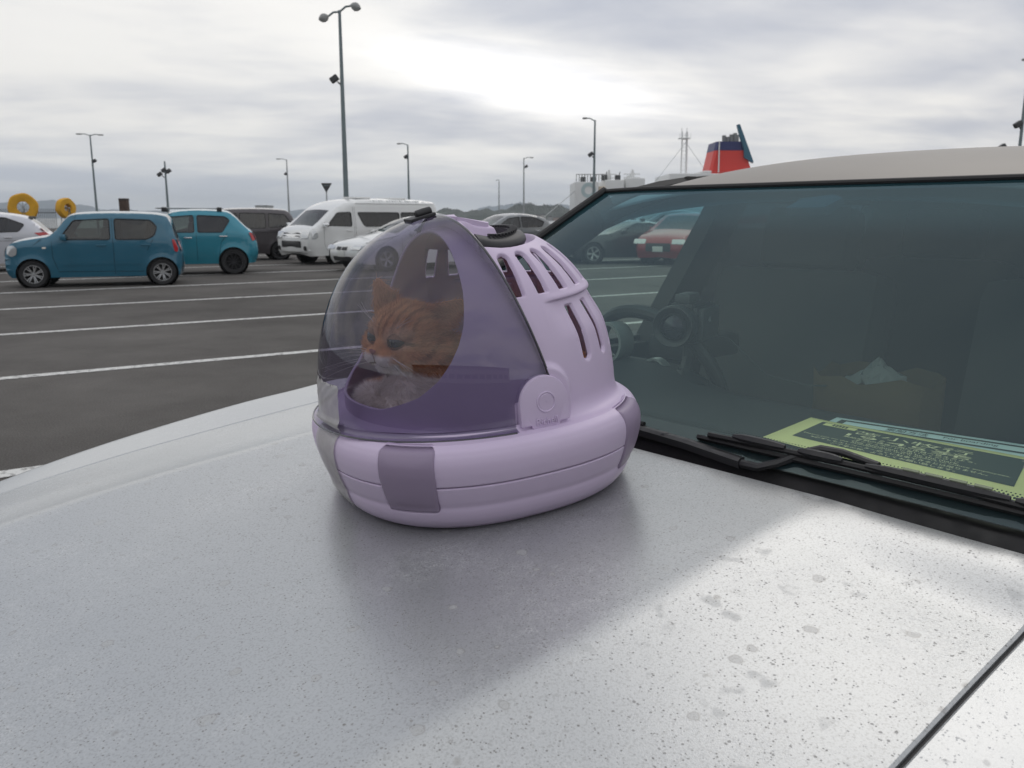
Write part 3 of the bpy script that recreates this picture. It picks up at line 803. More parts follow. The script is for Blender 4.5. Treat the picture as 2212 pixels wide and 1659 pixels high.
SP['sedan'] = dict(W=1.815, paint=P_WHITE, belt=.93, wr=.32, wheels=(1.42, -1.34), sill=.19, spokes=5, plan=.16, edge=.12, tumble=.36, crown=.06,
    top=[(2.12, .20), (2.22, .30), (2.25, .52), (2.18, .68), (1.95, .79), (1.2, .93), (.92, .97), (.12, 1.36), (-.3, 1.42), (-.85, 1.37), (-1.62, 1.06), (-2.1, 1.02), (-2.22, .92), (-2.26, .6), (-2.18, .24)],
    windows=[[(.70, .96), (.10, 1.28), (-.28, 1.33), (-.28, .95)], [(-.36, .95), (-.36, 1.33), (-.80, 1.28), (-1.25, 1.08), (-1.10, .96)]],
    clear_windows=2, windscreen=(.12, .95), rear_window=(-1.58, -.86, 1.05), glass=GL, seats=[-.1, -.9], mirror=(.62, 1.0), handles=[(-.1, .84), (-1.0, .86)],
    lines=[[(-.32, 1.36), (-.32, .26)], [(.95, .90), (.92, .34)], [(1.0, .95), (2.0, .76)]],
    decals=[('headlight', M['clear_lens'], [(2.18, .60), (2.10, .70), (1.86, .74), (1.84, .66), (2.0, .60)], .012)],
    ends=[('headlight', M['clear_lens'], .62, .645, .22, .055, .014, True), ('headlight', M['clear_lens'], -.62, .645, .22, .055, .014, True),
          ('grille', M['black_plastic'], .14, .635, .12, .065, .016, True, .04), ('grille', M['black_plastic'], -.14, .635, .12, .065, .016, True, .04),
          ('air_intake', M['black_plastic'], 0, .34, .45, .06, .012, True, .04), ('number_plate', M['plate_white'], 0, .47, .165, .08, .02, True, .01),
          ('tail_lamp', M['red_lens'], .66, .86, .18, .07, .012, False), ('tail_lamp', M['red_lens'], -.66, .86, .18, .07, .012, False)])
SP['hatch'] = dict(SP['minivan'], W=1.74, paint=P_SILVER, belt=1.00, wr=.31, plan=.14, tumble=.30, glass=thin_glass('smoked_glass_c', (.12, .12, .13)),
    top=[(2.02, .22), (2.12, .45), (2.08, .74), (1.9, .86), (1.35, .99), (1.10, 1.04), (.30, 1.46), (.0, 1.53), (-.6, 1.55), (-1.3, 1.47), (-1.60, 1.38), (-1.95, 1.02), (-2.08, .9), (-2.10, .5), (-2.02, .24)],
    windows=[[(.85, 1.03), (.28, 1.38), (-.25, 1.45), (-.25, 1.02)], [(-.33, 1.02), (-.33, 1.45), (-1.02, 1.42), (-1.45, 1.24), (-1.30, 1.05)]], windscreen=(.30, 1.14), rear_window=(-1.94, -1.58, 1.04),
    mirror=(.75, 1.08), handles=[(-.1, .88), (-1.05, .90)], handle_mat=M['chrome'], lines=[[(-.29, 1.47), (-.29, .28)], [(-.2, .80), (-1.75, .82)]],
    decals=[('tail_lamp', M['red_lens'], [(-1.66, 1.02), (-1.92, 1.04), (-2.02, .94), (-1.80, .93)], .014)])
SP['coupe'] = dict(SP['sedan'], paint=P_BLACK, plan=.14, windows=[[(.55, .95), (.0, 1.23), (-.52, 1.25), (-.95, 1.05), (-.85, .95)]],
    top=[(2.02, .20), (2.10, .42), (2.02, .66), (1.7, .80), (1.1, .90), (.75, .94), (.05, 1.25), (-.3, 1.30), (-.75, 1.26), (-1.55, 1.00), (-1.95, .97), (-2.06, .85), (-2.08, .5), (-2.0, .24)],
    windscreen=(.05, .78), rear_window=(-1.5, -.76, 1.0), mirror=(.45, .99), handles=[(-.55, .82)], lines=[[(-.7, .93), (-.68, .3)], [(.62, .9), (.6, .3)]], seats=[-.35])
SP['suv'] = dict(SP['hatch'], paint=P_GREYC, W=1.82, belt=1.12, wr=.36, sill=.3, glass=thin_glass('smoked_glass_d', (.10, .10, .10)),
    top=[(2.12, .32), (2.22, .55), (2.18, .88), (2.0, 1.02), (1.35, 1.12), (1.05, 1.17), (.35, 1.60), (.0, 1.67), (-.8, 1.68), (-1.5, 1.60), (-1.75, 1.5), (-2.05, 1.12), (-2.18, 1.0), (-2.2, .6), (-2.1, .34)],
    windows=[[(.85, 1.15), (.32, 1.50), (-.25, 1.57), (-.25, 1.14)], [(-.33, 1.14), (-.33, 1.57), (-1.02, 1.54), (-1.55, 1.36), (-1.42, 1.17)]], rear_window=(-2.04, -1.72, 1.14), windscreen=(.35, 1.09),
    mirror=(.75, 1.2), handles=[(-.1, 1.0), (-1.05, 1.02)], lines=[[(-.29, 1.6), (-.29, .4)]], decals=[])
SP['red'] = dict(SP['hatch'], paint=P_RED, ends=[('headlight', M['clear_lens'], .62, .72, .20, .07, .014, True), ('headlight', M['clear_lens'], -.62, .72, .20, .07, .014, True),
    ('grille', M['black_plastic'], 0, .55, .40, .12, .012, True, .05), ('number_plate', M['plate_white'], 0, .50, .165, .08, .022, True, .01)])
SP['dark'] = dict(SP['hatch'], paint=P_GREYC)

def cars():
    S = SP['kei']
    bg_car('parked_car', 'small boxy blue hatchback with silver alloy wheels and round headlight', 'car', place(at_z(76, 622), 199.1, S), rad(199.1), S)
    S = SP['ignis']
    r, hy = bg_car('parked_car', 'turquoise compact crossover with black wheels and roof rack, behind the boxy blue hatchback', 'car', place(at_z(507, 592), 200, S, 1), rad(200), S)
    rack = MB(); feet = []
    for s in (1, -1):
        rack.tube([(.55, s * .60, 1.655), (-1.05, s * .60, 1.645)], .014, 6)
        for x in (.35, -.95): feet.append((x, s * .60, 1.62))
    for x in (.35, -.95): rack.tube([(x, -.64, 1.675), (x, .64, 1.675)], .014, 6)
    ro = rack.build('roof_rack', pmat('rack_alloy', (.4, .41, .41), .4, metal=.5), r)
    for q in feet: b = MB(); b.box(q, (.06, .035, .055), .015); b.build('rack_foot', M['black_plastic'], ro)
    S = SP['minivan']
    bg_car('parked_car', 'dark plum grey minivan with privacy glass beside the white high-roof van', 'minivan', place(at_z(607, 561), 203, S, 1), rad(203), S)
    S = SP['van']
    r, hy = bg_car('parked_van', 'white high-roof van with dark blue side windows and chrome mirror', 'van', place(at_z(732, 570), 227, S), rad(227), S)
    b = MB(); b.box((.2, 0, 2.045), (.30, .35, .025), .015); b.build('roof_vent', P_WHITE, r)
    b = MB(); b.box((-1.2, 0, 2.04), (.35, .4, .025), .015); b.build('roof_box', P_WHITE, r)
    g = MB(); g.tube([(.9, .86, 1.86), (-2.4, .86, 1.86)], .012, 5); g.tube([(.9, -.86, 1.86), (-2.4, -.86, 1.86)], .012, 5); g.build('rain_gutter', P_WHITE, r)
    S = SP['sedan']
    bg_car('parked_car', 'low white saloon with twin black grille, parked in front of the white van', 'car', place(at_z(836, 586), 222, S), rad(222), S)
    S = SP['hatch']
    bg_car('parked_car', 'silver white hatchback with slim red tail lamp, beyond the boxy blue hatchback', 'car', place(at_z(60, 585), 203, S, 1), rad(203), S)
    S = SP['coupe']
    bg_car('parked_car', 'low black coupe parked beside the dark red car', 'car', place(at_z(1281, 570), 196, S), rad(196), S)
    S = SP['suv']
    bg_car('parked_car', 'grey sport utility car with bright window trim behind the black coupe', 'car', place(at_z(1385, 545), 196, S), rad(196), S)
    S = SP['red']
    bg_car('parked_car', 'dark red car facing forward beside the black coupe', 'car', place(at_z(1500, 573), 236, S), rad(236), S)
    S = SP['dark']
    bg_car('parked_car', 'mid grey hatchback parked on its own beyond the white saloon', 'car', place(at_z(1175, 545), 212, S, 1), rad(212), S)
cars()

# ------------------------------------------------------------------ lamps, sign, ship and other far things
M['pole'] = pmat('painted_steel', (.17, .21, .22), .5, metal=.3, var=.2, vscale=2)
M['pole_pale'] = pmat('galvanised_steel', (.33, .35, .36), .5, metal=.4, var=.15, vscale=2)
M['lamp_grey'] = pmat('lamp_housing', (.22, .225, .22), .5)
M['lamp_glass'] = pmat('lamp_diffuser', (.45, .46, .45), .3)
M['dark_metal'] = pmat('dark_metal', (.05, .052, .055), .6)
def lamp(label, Y, top, foot_x, heads, r0=.10, mats='pole', cams=(), group='lamp posts along the parking area', kind='arm'):
    """heads: picture points of lamp heads, cams: picture points of small boxes on the pole"""
    tp = at_y(top[0], top[1], Y); ft = at_y(foot_x, 470, Y)
    base = Vector((tp.x * .5 + ft.x * .5, Y, 0))
    root = empty('street_lamp', base); tag(root, label, 'street lamp', group)
    H = tp.z
    p = MB(); p.tube([(0, 0, 0), (0, 0, H * .35), (0, 0, H)], [r0, r0 * .85, r0 * .5], 10); p.box((0, 0, .02), (r0 * 2, r0 * 2, .02)); p.build('pole', M[mats], root)
    for (hx, hy_) in heads:
        q = at_y(hx, hy_, Y) - base; q.x -= (tp.x - base.x)
        a = MB(); a.tube([(0, 0, H - .05), (q.x * .5, 0, (H + q.z) * .5 + .05), (q.x, 0, q.z)], r0 * .35, 6); a.build('arm', M[mats], root)
        s = 1 if q.x > 0 else -1
        if kind == 'globe':
            h = MB(); R = .21
            prof = [(0.001, R * .55), (R * .35, R * .5), (R * .75, R * .2), (R, -R * .15), (R * .9, -R * .35), (R * .55, -R * .75), (0.001, -R * .95)]
            h.lathe(prof[:4], 20); hd = h.build('lamp_head', M['lamp_grey'], root)
            h2 = MB(); h2.lathe(prof[3:], 20); df = h2.build('diffuser', M['lamp_glass'], hd)
            hd.location = (q.x + s * .15, 0, q.z); hd.rotation_euler = (0, s * .35, 0)
        else:
            h = MB(); L = max(.25, abs(q.x) * .45); h.box((q.x, 0, q.z), (L * .5, .12, .045), .03); h.build('lamp_head', M['lamp_grey'], root)
    for (cx, cy) in cams:
        q = at_y(cx, cy, Y) - base
        c = MB(); m_ = Matrix.Rotation(-.6, 4, 'Y'); c.tube([(0, 0, q.z - .25), (q.x * .6, 0, q.z - .1)], .03, 5); c.box((q.x, 0, q.z), (.16, .12, .11), .04, m_); c.build('floodlight', M['dark_metal'], root)
    return root
lamp('tall lamp post with two round heads behind the white van', 34, (738, 22), 745, [(712, 36), (765, 12)], .11, cams=[(722, 170)], kind='globe')
lamp('slim lamp post with T-shaped double head beyond the blue hatchback', 72, (196, 291), 209, [(172, 289), (219, 291)], .11, cams=[(204, 347)])
lamp('dark post with two round floodlights above the turquoise car', 58, (357, 348), 363, [], .10, cams=[(345, 376), (354, 367), (364, 369)])
lamp('pale lamp post with one arm above the plum minivan', 95, (620, 344), 624, [(602, 343)], .11, 'pole_pale', cams=[(617, 375)])
lamp('grey lamp post with one arm behind the roof of the white van', 66, (881, 312), 884, [(862, 310)], .10, cams=[(877, 338)])
lamp('short far lamp post over the wooded hill', 150, (1078, 388), 1078, [(1073, 389)], .14, 'pole_pale')
lamp('slender lamp post above the far hillside houses', 85, (1133, 341), 1130, [(1150, 340)], .10, 'pole_pale', cams=[(1137, 359)])
lamp('lamp post with one arm in front of the white ship house', 52, (1287, 259), 1280, [(1265, 255)], .10, cams=[(1276, 333)])
lamp('lamp post beyond the roof of the foreground car', 38, (2214, 122), 2196, [(2206, 128)], .09, cams=[(2199, 268), (2164, 318)])

def misc():
    # road sign seen from behind
    Y = 44; a, b, c = at_y(693, 395, Y), at_y(717, 395, Y), at_y(705, 416, Y)
    base = Vector((at_y(707, 440, Y).x, Y, 0)); r = empty('road_sign', base); tag(r, 'inverted triangular road sign seen from its dark back', 'sign')
    s = MB(); pl = round_poly([(a.x - base.x, a.z), (b.x - base.x, b.z), (c.x - base.x, c.z)], .05)
    s.prism([tuple(q) for q in pl], lambda x, z: (x, -.012, z), lambda x, z: (x, .012, z)); s.build('plate', M['dark_metal'], r, False)
    s = MB(); s.tube([(0, .04, 0), (-.03, .04, c.z), ((a.x + b.x) / 2 - base.x, .04, a.z)], .032, 8); s.build('post', M['pole_pale'], r)
    s = MB(); s.box(((a.x + b.x) / 2 - base.x, -.025, a.z - .12), (.12, .012, .02)); s.build('clamp', M['pole'], r, False)
    # yellow rings on stands
    yel = pmat('yellow_canvas', (.62, .33, .02), .8, var=.25, vscale=3, bump=.3, bscale=20)
    for (px, py, rad_px, yawd, lab) in ((50, 447, 29, 28, 'big yellow canvas covered ring above the silver hatchback roof'), (142, 449, 21, 66, 'narrow yellow canvas covered ring turned edge-on, next to the big ring')):
        Y = 46; c = at_y(px, py, Y); R = rad_px / FPX * Y
        root = empty('covered_reel', (c.x, Y, 0)); root.rotation_euler = (0, 0, rad(yawd)); tag(root, lab, 'reel', 'yellow covered reels')
        ring = MB(); w = .34; ri = R * .40
        prof = [(ri, -w / 2), (ri * 1.2, -w / 2 - .03), (R * .92, -w / 2 - .02), (R, -w / 2 + .05), (R, w / 2 - .05), (R * .92, w / 2 + .02), (ri * 1.2, w / 2 + .03), (ri, w / 2)]
        ring.lathe(prof, 36, 'y', close=True); o = ring.build('cover', yel, root); o.location = (0, 0, c.z)
        n_ = len(prof); rr = random.Random(px)
        for i, v in enumerate(o.data.vertices):
            j = i % 36; k_ = 1 + .02 * math.sin(j * 1.05) + rr.uniform(-.008, .008); v.co.x *= k_; v.co.z *= k_
        sp = MB()
        for k in range(8):
            a_ = 2 * PI * k / 8; sp.tube([(0, 0, c.z), (ri * math.cos(a_), 0, c.z + ri * math.sin(a_))], .012, 5)
        sp.tube([(0, -w / 2 - .1, c.z), (0, w / 2 + .1, c.z)], .05, 8); sp.build('hub', M['pole_pale'], root)
        st = MB()
        for s_ in (-1, 1): st.tube([(-.35, s_ * (w / 2 + .09), 0), (0, s_ * (w / 2 + .09), c.z), (.35, s_ * (w / 2 + .09), 0)], .03, 6)
        st.build('stand', M['pole'], root)
    # rusty bollard post
    Y = 40; a = at_y(267, 428, Y); r = empty('steel_post', (a.x, Y, 0)); tag(r, 'rusty square steel post beyond the blue hatchback roof', 'post')
    p = MB(); p.box((0, 0, a.z / 2), (.17, .17, a.z / 2), .02); p.build('shaft', pmat('rusty_steel', (.07, .045, .034), .9, var=.5, vscale=6), r)
    p = MB(); p.box((0, 0, a.z - .06), (.18, .18, .02), .005); p.build('collar', M['dark_metal'], r)
    # far fence at the quay on the left
    Y = 66; x0, x1 = at_y(-40, 460, Y).x, at_y(120, 460, Y).x
    r = empty('quay_fence', ((x0 + x1) / 2, Y, 0)); tag(r, 'low dark picket fence on the quay behind the yellow rings', 'fence')
    w = (x1 - x0) / 2; n = 40
    for i in range(n):
        x = -w + 2 * w * i / (n - 1); p = MB(); p.tube([(x, 0, 0), (x, 0, 2.05)], .022, 5); p.build('picket', M['dark_metal'], r)
    for z in (.3, 1.75):
        p = MB(); p.tube([(-w, 0, z), (w, 0, z)], .03, 5); p.build('rail', M['dark_metal'], r)
    # low warehouse on the horizon
    Y = 300; a, b = at_y(551, 444, Y), at_y(578, 470, Y)
    r = empty('warehouse', ((a.x + b.x) / 2, Y, 0)); tag(r, 'pale box-shaped warehouse on the horizon above the plum minivan', 'building')
    hw = (b.x - a.x) / 2; p = MB(); p.box((0, 4, a.z / 2), (hw, 4, a.z / 2)); p.build('wall', pmat('pale_cladding', (.42, .42, .41), .8), r, False)
    p = MB(); p.box((0, 4, a.z + .08), (hw + .15, 4.15, .08)); p.build('roof', M['lamp_grey'], r, False)
    for k in range(3):
        p = MB(); p.box((-hw * .6 + k * hw * .6, -.02, 1.5), (hw * .22, .03, 1.5)); p.build('door', M['pole'], r, False)
    # houses on the far wooded hill
    rnd = random.Random(4); wm = [pmat('house_wall_a', (.48, .46, .43), .9), pmat('house_wall_b', (.36, .35, .34), .9), pmat('house_wall_c', (.30, .22, .18), .9)]
    rm = pmat('house_roof', (.10, .09, .09), .9)
    for i, (px, py) in enumerate([(985, 473), (1012, 476), (1160, 468), (1172, 466), (1188, 470), (1203, 472), (1060, 478), (1210, 476)]):
        Y = 815 - rnd.uniform(0, 10); c = at_y(px, py, Y)
        r = empty('hillside_house', (c.x, Y, c.z - 5)); tag(r, 'tiny pale house on the far wooded hillside', 'house', 'houses on the far hillside')
        hw, hd, hh = rnd.uniform(2.2, 3.6), 3, rnd.uniform(2.4, 3.2) + 2
        p = MB(); p.box((0, 0, hh / 2 + 1), (hw, hd, hh / 2)); p.build('wall', wm[i % 3], r, False)
        p = MB(); p.prism([(-hw - .3, hh + 1), (hw + .3, hh + 1), (0, hh + 2.4)], lambda x, z: (x, -hd - .3, z), lambda x, z: (x, hd + .3, z)); p.build('roof', rm, r, False)
misc()

def ship():
    Y = 116.0
    W = pmat('ship_white', (.66, .67, .66), .5, var=.10, vscale=.3, rvar=.1)
    Wr = pmat('ship_white_rusty', (.58, .50, .40), .7, var=.4, vscale=.6)
    R = pmat('funnel_red', (.62, .040, .028), .5, var=.08, vscale=.4); B = pmat('funnel_navy', (.022, .028, .12), .5)
    def X(px): return at_y(px, 468, Y).x
    def Zp(py): return at_y(1106, py, Y).z
    r = empty('ferry', (X(1600), Y, -2)); tag(r, 'white ferry with red and navy funnel berthed beyond the foreground car', 'ship')
    ox, oy, oz = X(1600), Y, -2
    def q(px, py, dy=0.0): w = at_y(px, py, Y + dy); return (w.x - ox, dy, w.z - oz)
    def block(nm, mt, x0, x1, ytop, ybot, d0, d1, bev=.15):
        a, b = q(x0, ytop, d0), q(x1, ybot, d0); p = MB()
        p.box(((a[0] + b[0]) / 2, (d0 + d1) / 2, (a[2] + b[2]) / 2), (abs(b[0] - a[0]) / 2, (d1 - d0) / 2, abs(a[2] - b[2]) / 2), bev); return p.build(nm, mt, r)
    block('hull', W, 1352, 2700, 446, 520, 0, 16, .3)
    block('bow_house', W, 1242, 1291, 392, 505, -1.0, 9)
    block('bow_house', Wr, 1293.5, 1306, 402, 500, 0, 9)
    block('deck_house', W, 1306, 1346, 388, 500, .5, 10)
    block('deck_house', W, 1446, 1700, 374, 446, 2, 14, .2)
    block('deck_house', W, 1520, 1590, 368, 374, 4, 12, .2)
    # red swoosh on the hull
    p = MB(); pts = [(1455, 472), (1540, 470), (1660, 462), (1900, 458), (1900, 470), (1660, 480), (1540, 486), (1500, 478)]
    p.prism([(q(*a)[0], q(*a)[2]) for a in pts], lambda x, z: (x, -.05, z), lambda x, z: (x, .02, z)); p.build('hull_stripe', R, r, False)
    # pale round emblem on the bow house
    em = pmat('emblem_green', (.42, .52, .53), .6); c = q(1270, 411); ro, ri = .98, .52
    p = MB(); n = 32; pr = []
    for rr_, yy in ((ro, -1.04), (ri, -1.04), (ri, -1.0), (ro, -1.0)): pr.append((rr_, yy))
    p.lathe(pr, 32, 'y', (c[0], 0, c[2]), close=True); p.build('emblem', em, r)
    p = MB()
    for k in range(7): p.box((c[0] - 1.0 + k * .33, -1.03, c[2] - 1.65), (.11, .02, .10 + .05 * (k % 2)))
    p.build('lettering', pmat('letter_grey', (.30, .33, .36), .6), r, False)
    # bow rail and fittings
    p = MB()
    for px in range(1244, 1306, 6): a = q(px, 392); p.tube([(a[0], -.8, a[2]), (a[0], -.8, a[2] + .9)], .05, 5)
    a, b = q(1244, 392), q(1304, 392); p.tube([(a[0], -.8, a[2] + .9), (b[0], -.8, b[2] + .9)], .05, 5); p.build('rail', M['lamp_grey'], r)
    for px in (1262, 1284, 1309, 1338):
        a = q(px, 392 if px < 1300 else 388); p = MB(); p.box((a[0], 2, a[2] + .35), (.35, .4, .35), .08); p.tube([(a[0], 2, a[2]), (a[0] + .3, 2, a[2] + 1.1)], .06, 5); p.build('winch', M['dark_metal'], r)
    # two stub masts
    for px, py in ((1320, 364), (1372, 363)):
        a, b = q(px - 3, 396), q(px, py); p = MB(); p.tube([(a[0], 3, a[2] - 2), (b[0], 3, (a[2] + b[2]) / 2), (b[0] + .1, 3, b[2])], [.55, .38, .12], 8)
        for zz in (.45, .7): p.tube([(b[0] - 1.1, 3, a[2] + (b[2] - a[2]) * zz), (b[0] + 1.1, 3, a[2] + (b[2] - a[2]) * zz)], .07, 5)
        p.box((b[0] - .5, 3, a[2] + (b[2] - a[2]) * .5), (.2, .2, .2)); p.build('mast', W, r)
    block('deck_house', W, 1352, 1392, 384, 446, 1, 8)
    # lattice radar mast
    a, b = q(1474, 376, 6), q(1474, 284, 6)
    for dx in (-.20, .42):
        p = MB(); p.tube([(a[0] + dx * 1.15, 6, a[2] - 1), (a[0] + dx, 6, b[2])], .15 if dx > 0 else .09, 7); p.build('radar_mast', W, r)
    p = MB(); p.box((a[0] + .1, 6, b[2] - .9), (.78, .5, .06))
    for k in range(5): p.tube([(a[0] - .65 + k * .375, 5.5, b[2] - .9), (a[0] - .65 + k * .375, 5.5, b[2] - .3)], .03, 4)
    for zz in np.arange(.1, .95, .09): z = a[2] + (b[2] - a[2]) * zz; p.tube([(a[0] - .2, 6, z), (a[0] + .45, 6, z)], .03, 4)
    for dx in (-.3, .4): p.tube([(a[0] + dx, 6, b[2] - .9), (a[0] + dx, 6, b[2] + .5)], .05, 4)
    p.build('mast_platform', W, r)
    for s_ in (-1, 1):
        p = MB(); p.tube([(a[0] + .3, 6, b[2] - 1.4), (a[0] + .3 + s_ * 4, 6, a[2] - 1)], .02, 4); p.build('stay', M['pole'], r)
    # funnel: leaning prism, red below and navy band on top
    def fun(nm, mt, y0, y1, ex=0.0):
        P = []
        L0, R0, L1, R1 = (1526, 1634), None, (1548, 1603), None
        def lr(py):
            t = (372 - py) / (372 - 305); return 1533 + (1549 - 1533) * t, 1627 + (1607 - 1627) * t
        p = MB(); v = []
        for py in (y0, y1):
            l, rr = lr(py)
            for (pp, dd) in ((l, 4 + .6), (l, 9), (rr, 9), (rr, 4 + .6), (rr - 4, 4), (l + 4, 4)):
                a_ = q(pp, py, 4); v.append((a_[0] + (ex if pp > 1580 else -ex), dd + (ex if dd > 6 else -ex), a_[2]))
        p.add(v, [(0, 1, 2, 3, 4, 5), (11, 10, 9, 8, 7, 6)] + [(i, i + 6, (i + 1) % 6 + 6, (i + 1) % 6) for i in range(6)])
        return p.build(nm, mt, r, False)
    fun('funnel', R, 378, 324.5); fun('funnel_band', B, 324, 305, .02)
    p = MB(); pts = [(1606, 340), (1626, 352), (1625, 346), (1597, 268), (1592, 269), (1606, 325)]
    p.prism([(q(*a, 4)[0], q(*a, 4)[2]) for a in pts], lambda x, z: (x, 3.6, z), lambda x, z: (x, 4.4, z)); p.build('funnel_fin', pmat('fin_teal', (.03, .12, .18), .5), r, False)
    for px, py in ((1564, 292), (1572, 295), (1580, 290), (1588, 287), (1592, 291)):
        a, b = q(px, 306, 6.5), q(px, py, 6.5); p = MB(); p.tube([(a[0], 6.5, a[2]), (b[0], 6.5, b[2])], .28, 10); p.build('exhaust_pipe', M['lamp_grey'], r)
    p = MB(); a, b = q(1551, 372, 4), q(1554, 306, 4); p.tube([(a[0], 3.7, a[2]), (b[0], 4.0, b[2])], .09, 6); p.build('funnel_ladder', W, r)
    p = MB(); a, b = q(1700, 352), q(1700, 375); p.tube([(a[0], 5, a[2]), (b[0], 5, b[2])], .06, 4); p.build('antenna', M['dark_metal'], r)
    # mooring line
    a, b = q(1242, 412), at_y(1150, 470, 100)
    p = MB(); p.tube([(a[0], -.5, a[2]), (b.x - ox, b.y - Y, .3 + 2)], .045, 5); p.build('mooring_line', M['pole_pale'], r)
ship()
def terminal():
    # the low terminal hall on the other side of the car park, met only as a reflection
    r = empty('terminal_building', (6, -48, 0)); tag(r, 'long low white terminal hall across the car park', 'building')
    wl = pmat('terminal_wall', (.48, .48, .47), .8, var=.08, vscale=.4); gl = pmat('terminal_window', (.04, .05, .06), .15); tr = pmat('terminal_trim', (.05, .09, .25), .6)
    p = MB(); p.box((0, -6, 3.2), (34, 6, 3.2)); p.build('wall', wl, r, False)
    p = MB(); p.box((0, -6, 6.55), (34.6, 6.6, .15)); p.build('roof', M['lamp_grey'], r, False)
    for z in (5.5, 5.9): p = MB(); p.box((0, .02, z), (34, .03, .08)); p.build('blue_stripe', tr, r, False)
    for k in range(14):
        p = MB(); p.box((-30.5 + k * 4.7, .02, 2.6), (1.7, .04, .9)); p.build('window', gl, r, False)
    p = MB(); p.box((2, .8, 3.3), (5, .9, .12)); p.build('canopy', M['lamp_grey'], r, False)
terminal()

# ------------------------------------------------------------------ the car in front
FV = Vector((-.7549, -.6559, 0)).normalized()
CAR_O = Vector((.1116, 1.2826, 0)); CAR_YAW = math.atan2(FV.y, FV.x)
CARM = Matrix.Translation(CAR_O) @ Matrix.Rotation(CAR_YAW, 4, 'Z'); CARI = CARM.inverted()
def car_at(px, py, axis, val):
    """point of the car's own axes on the line of sight of a picture point"""
    c = CARI @ C0; d = CARI.to_3x3() @ ray(px, py); k = (val - c[axis]) / d[axis]; return c + d * k
_a = np.linspace(0, 1.0, 2001)
_s = np.interp(_a, [0, .20, .380, .412, .50, .60, .650, .68, .775, .825, .86, 1.0], [0, .004, .018, -.165, -.105, -.055, -.030, .015, .0, -.45, -2.4, -6.0])
_z = np.concatenate([[0], np.cumsum((_s[1:] + _s[:-1]) / 2 * np.diff(_a))])
def hood_z(x, y):
    x = np.asarray(x, float); y = np.abs(np.asarray(y, float))
    z = 1.1005 - .0875 * x + np.interp(y, _a, _z)
    z = z - .12 * np.maximum(0, x - .42) ** 2 - 2.2 * np.maximum(0, x - .86) ** 2.2
    # shoulders fall in a little towards the nose
    z = z - .55 * np.maximum(0, x - .15) ** 1.5 * np.maximum(0, y - .50) ** 1.5
    k = np.clip((.11 - x) / .12, 0, 1); k = k * k * (3 - 2 * k)     # the sections level out towards the rear edge
    inb = np.clip((.74 - y) / .08, 0, 1)
    return z - np.interp(y, _a, _z) * k * inb * .8 + .002 * k
def ws(s, y, off=0.0):
    """windscreen surface: s from the cowl (0) to the roof (1)"""
    s = np.asarray(s, float); y = np.asarray(y, float)
    x = -.050 - .592 * s - .22 * np.maximum(0, np.abs(y) - .40) ** 2
    z = 1.120 + .380 * s + .010 * np.sin(PI * np.clip(s, 0, 1)) - .10 * np.maximum(0, np.abs(y) - .40) ** 2
    return np.stack([x + off * .54, y + 0 * x, z + off * .84], -1)
def ws_half(s): return .705 - .135 * np.asarray(s, float)

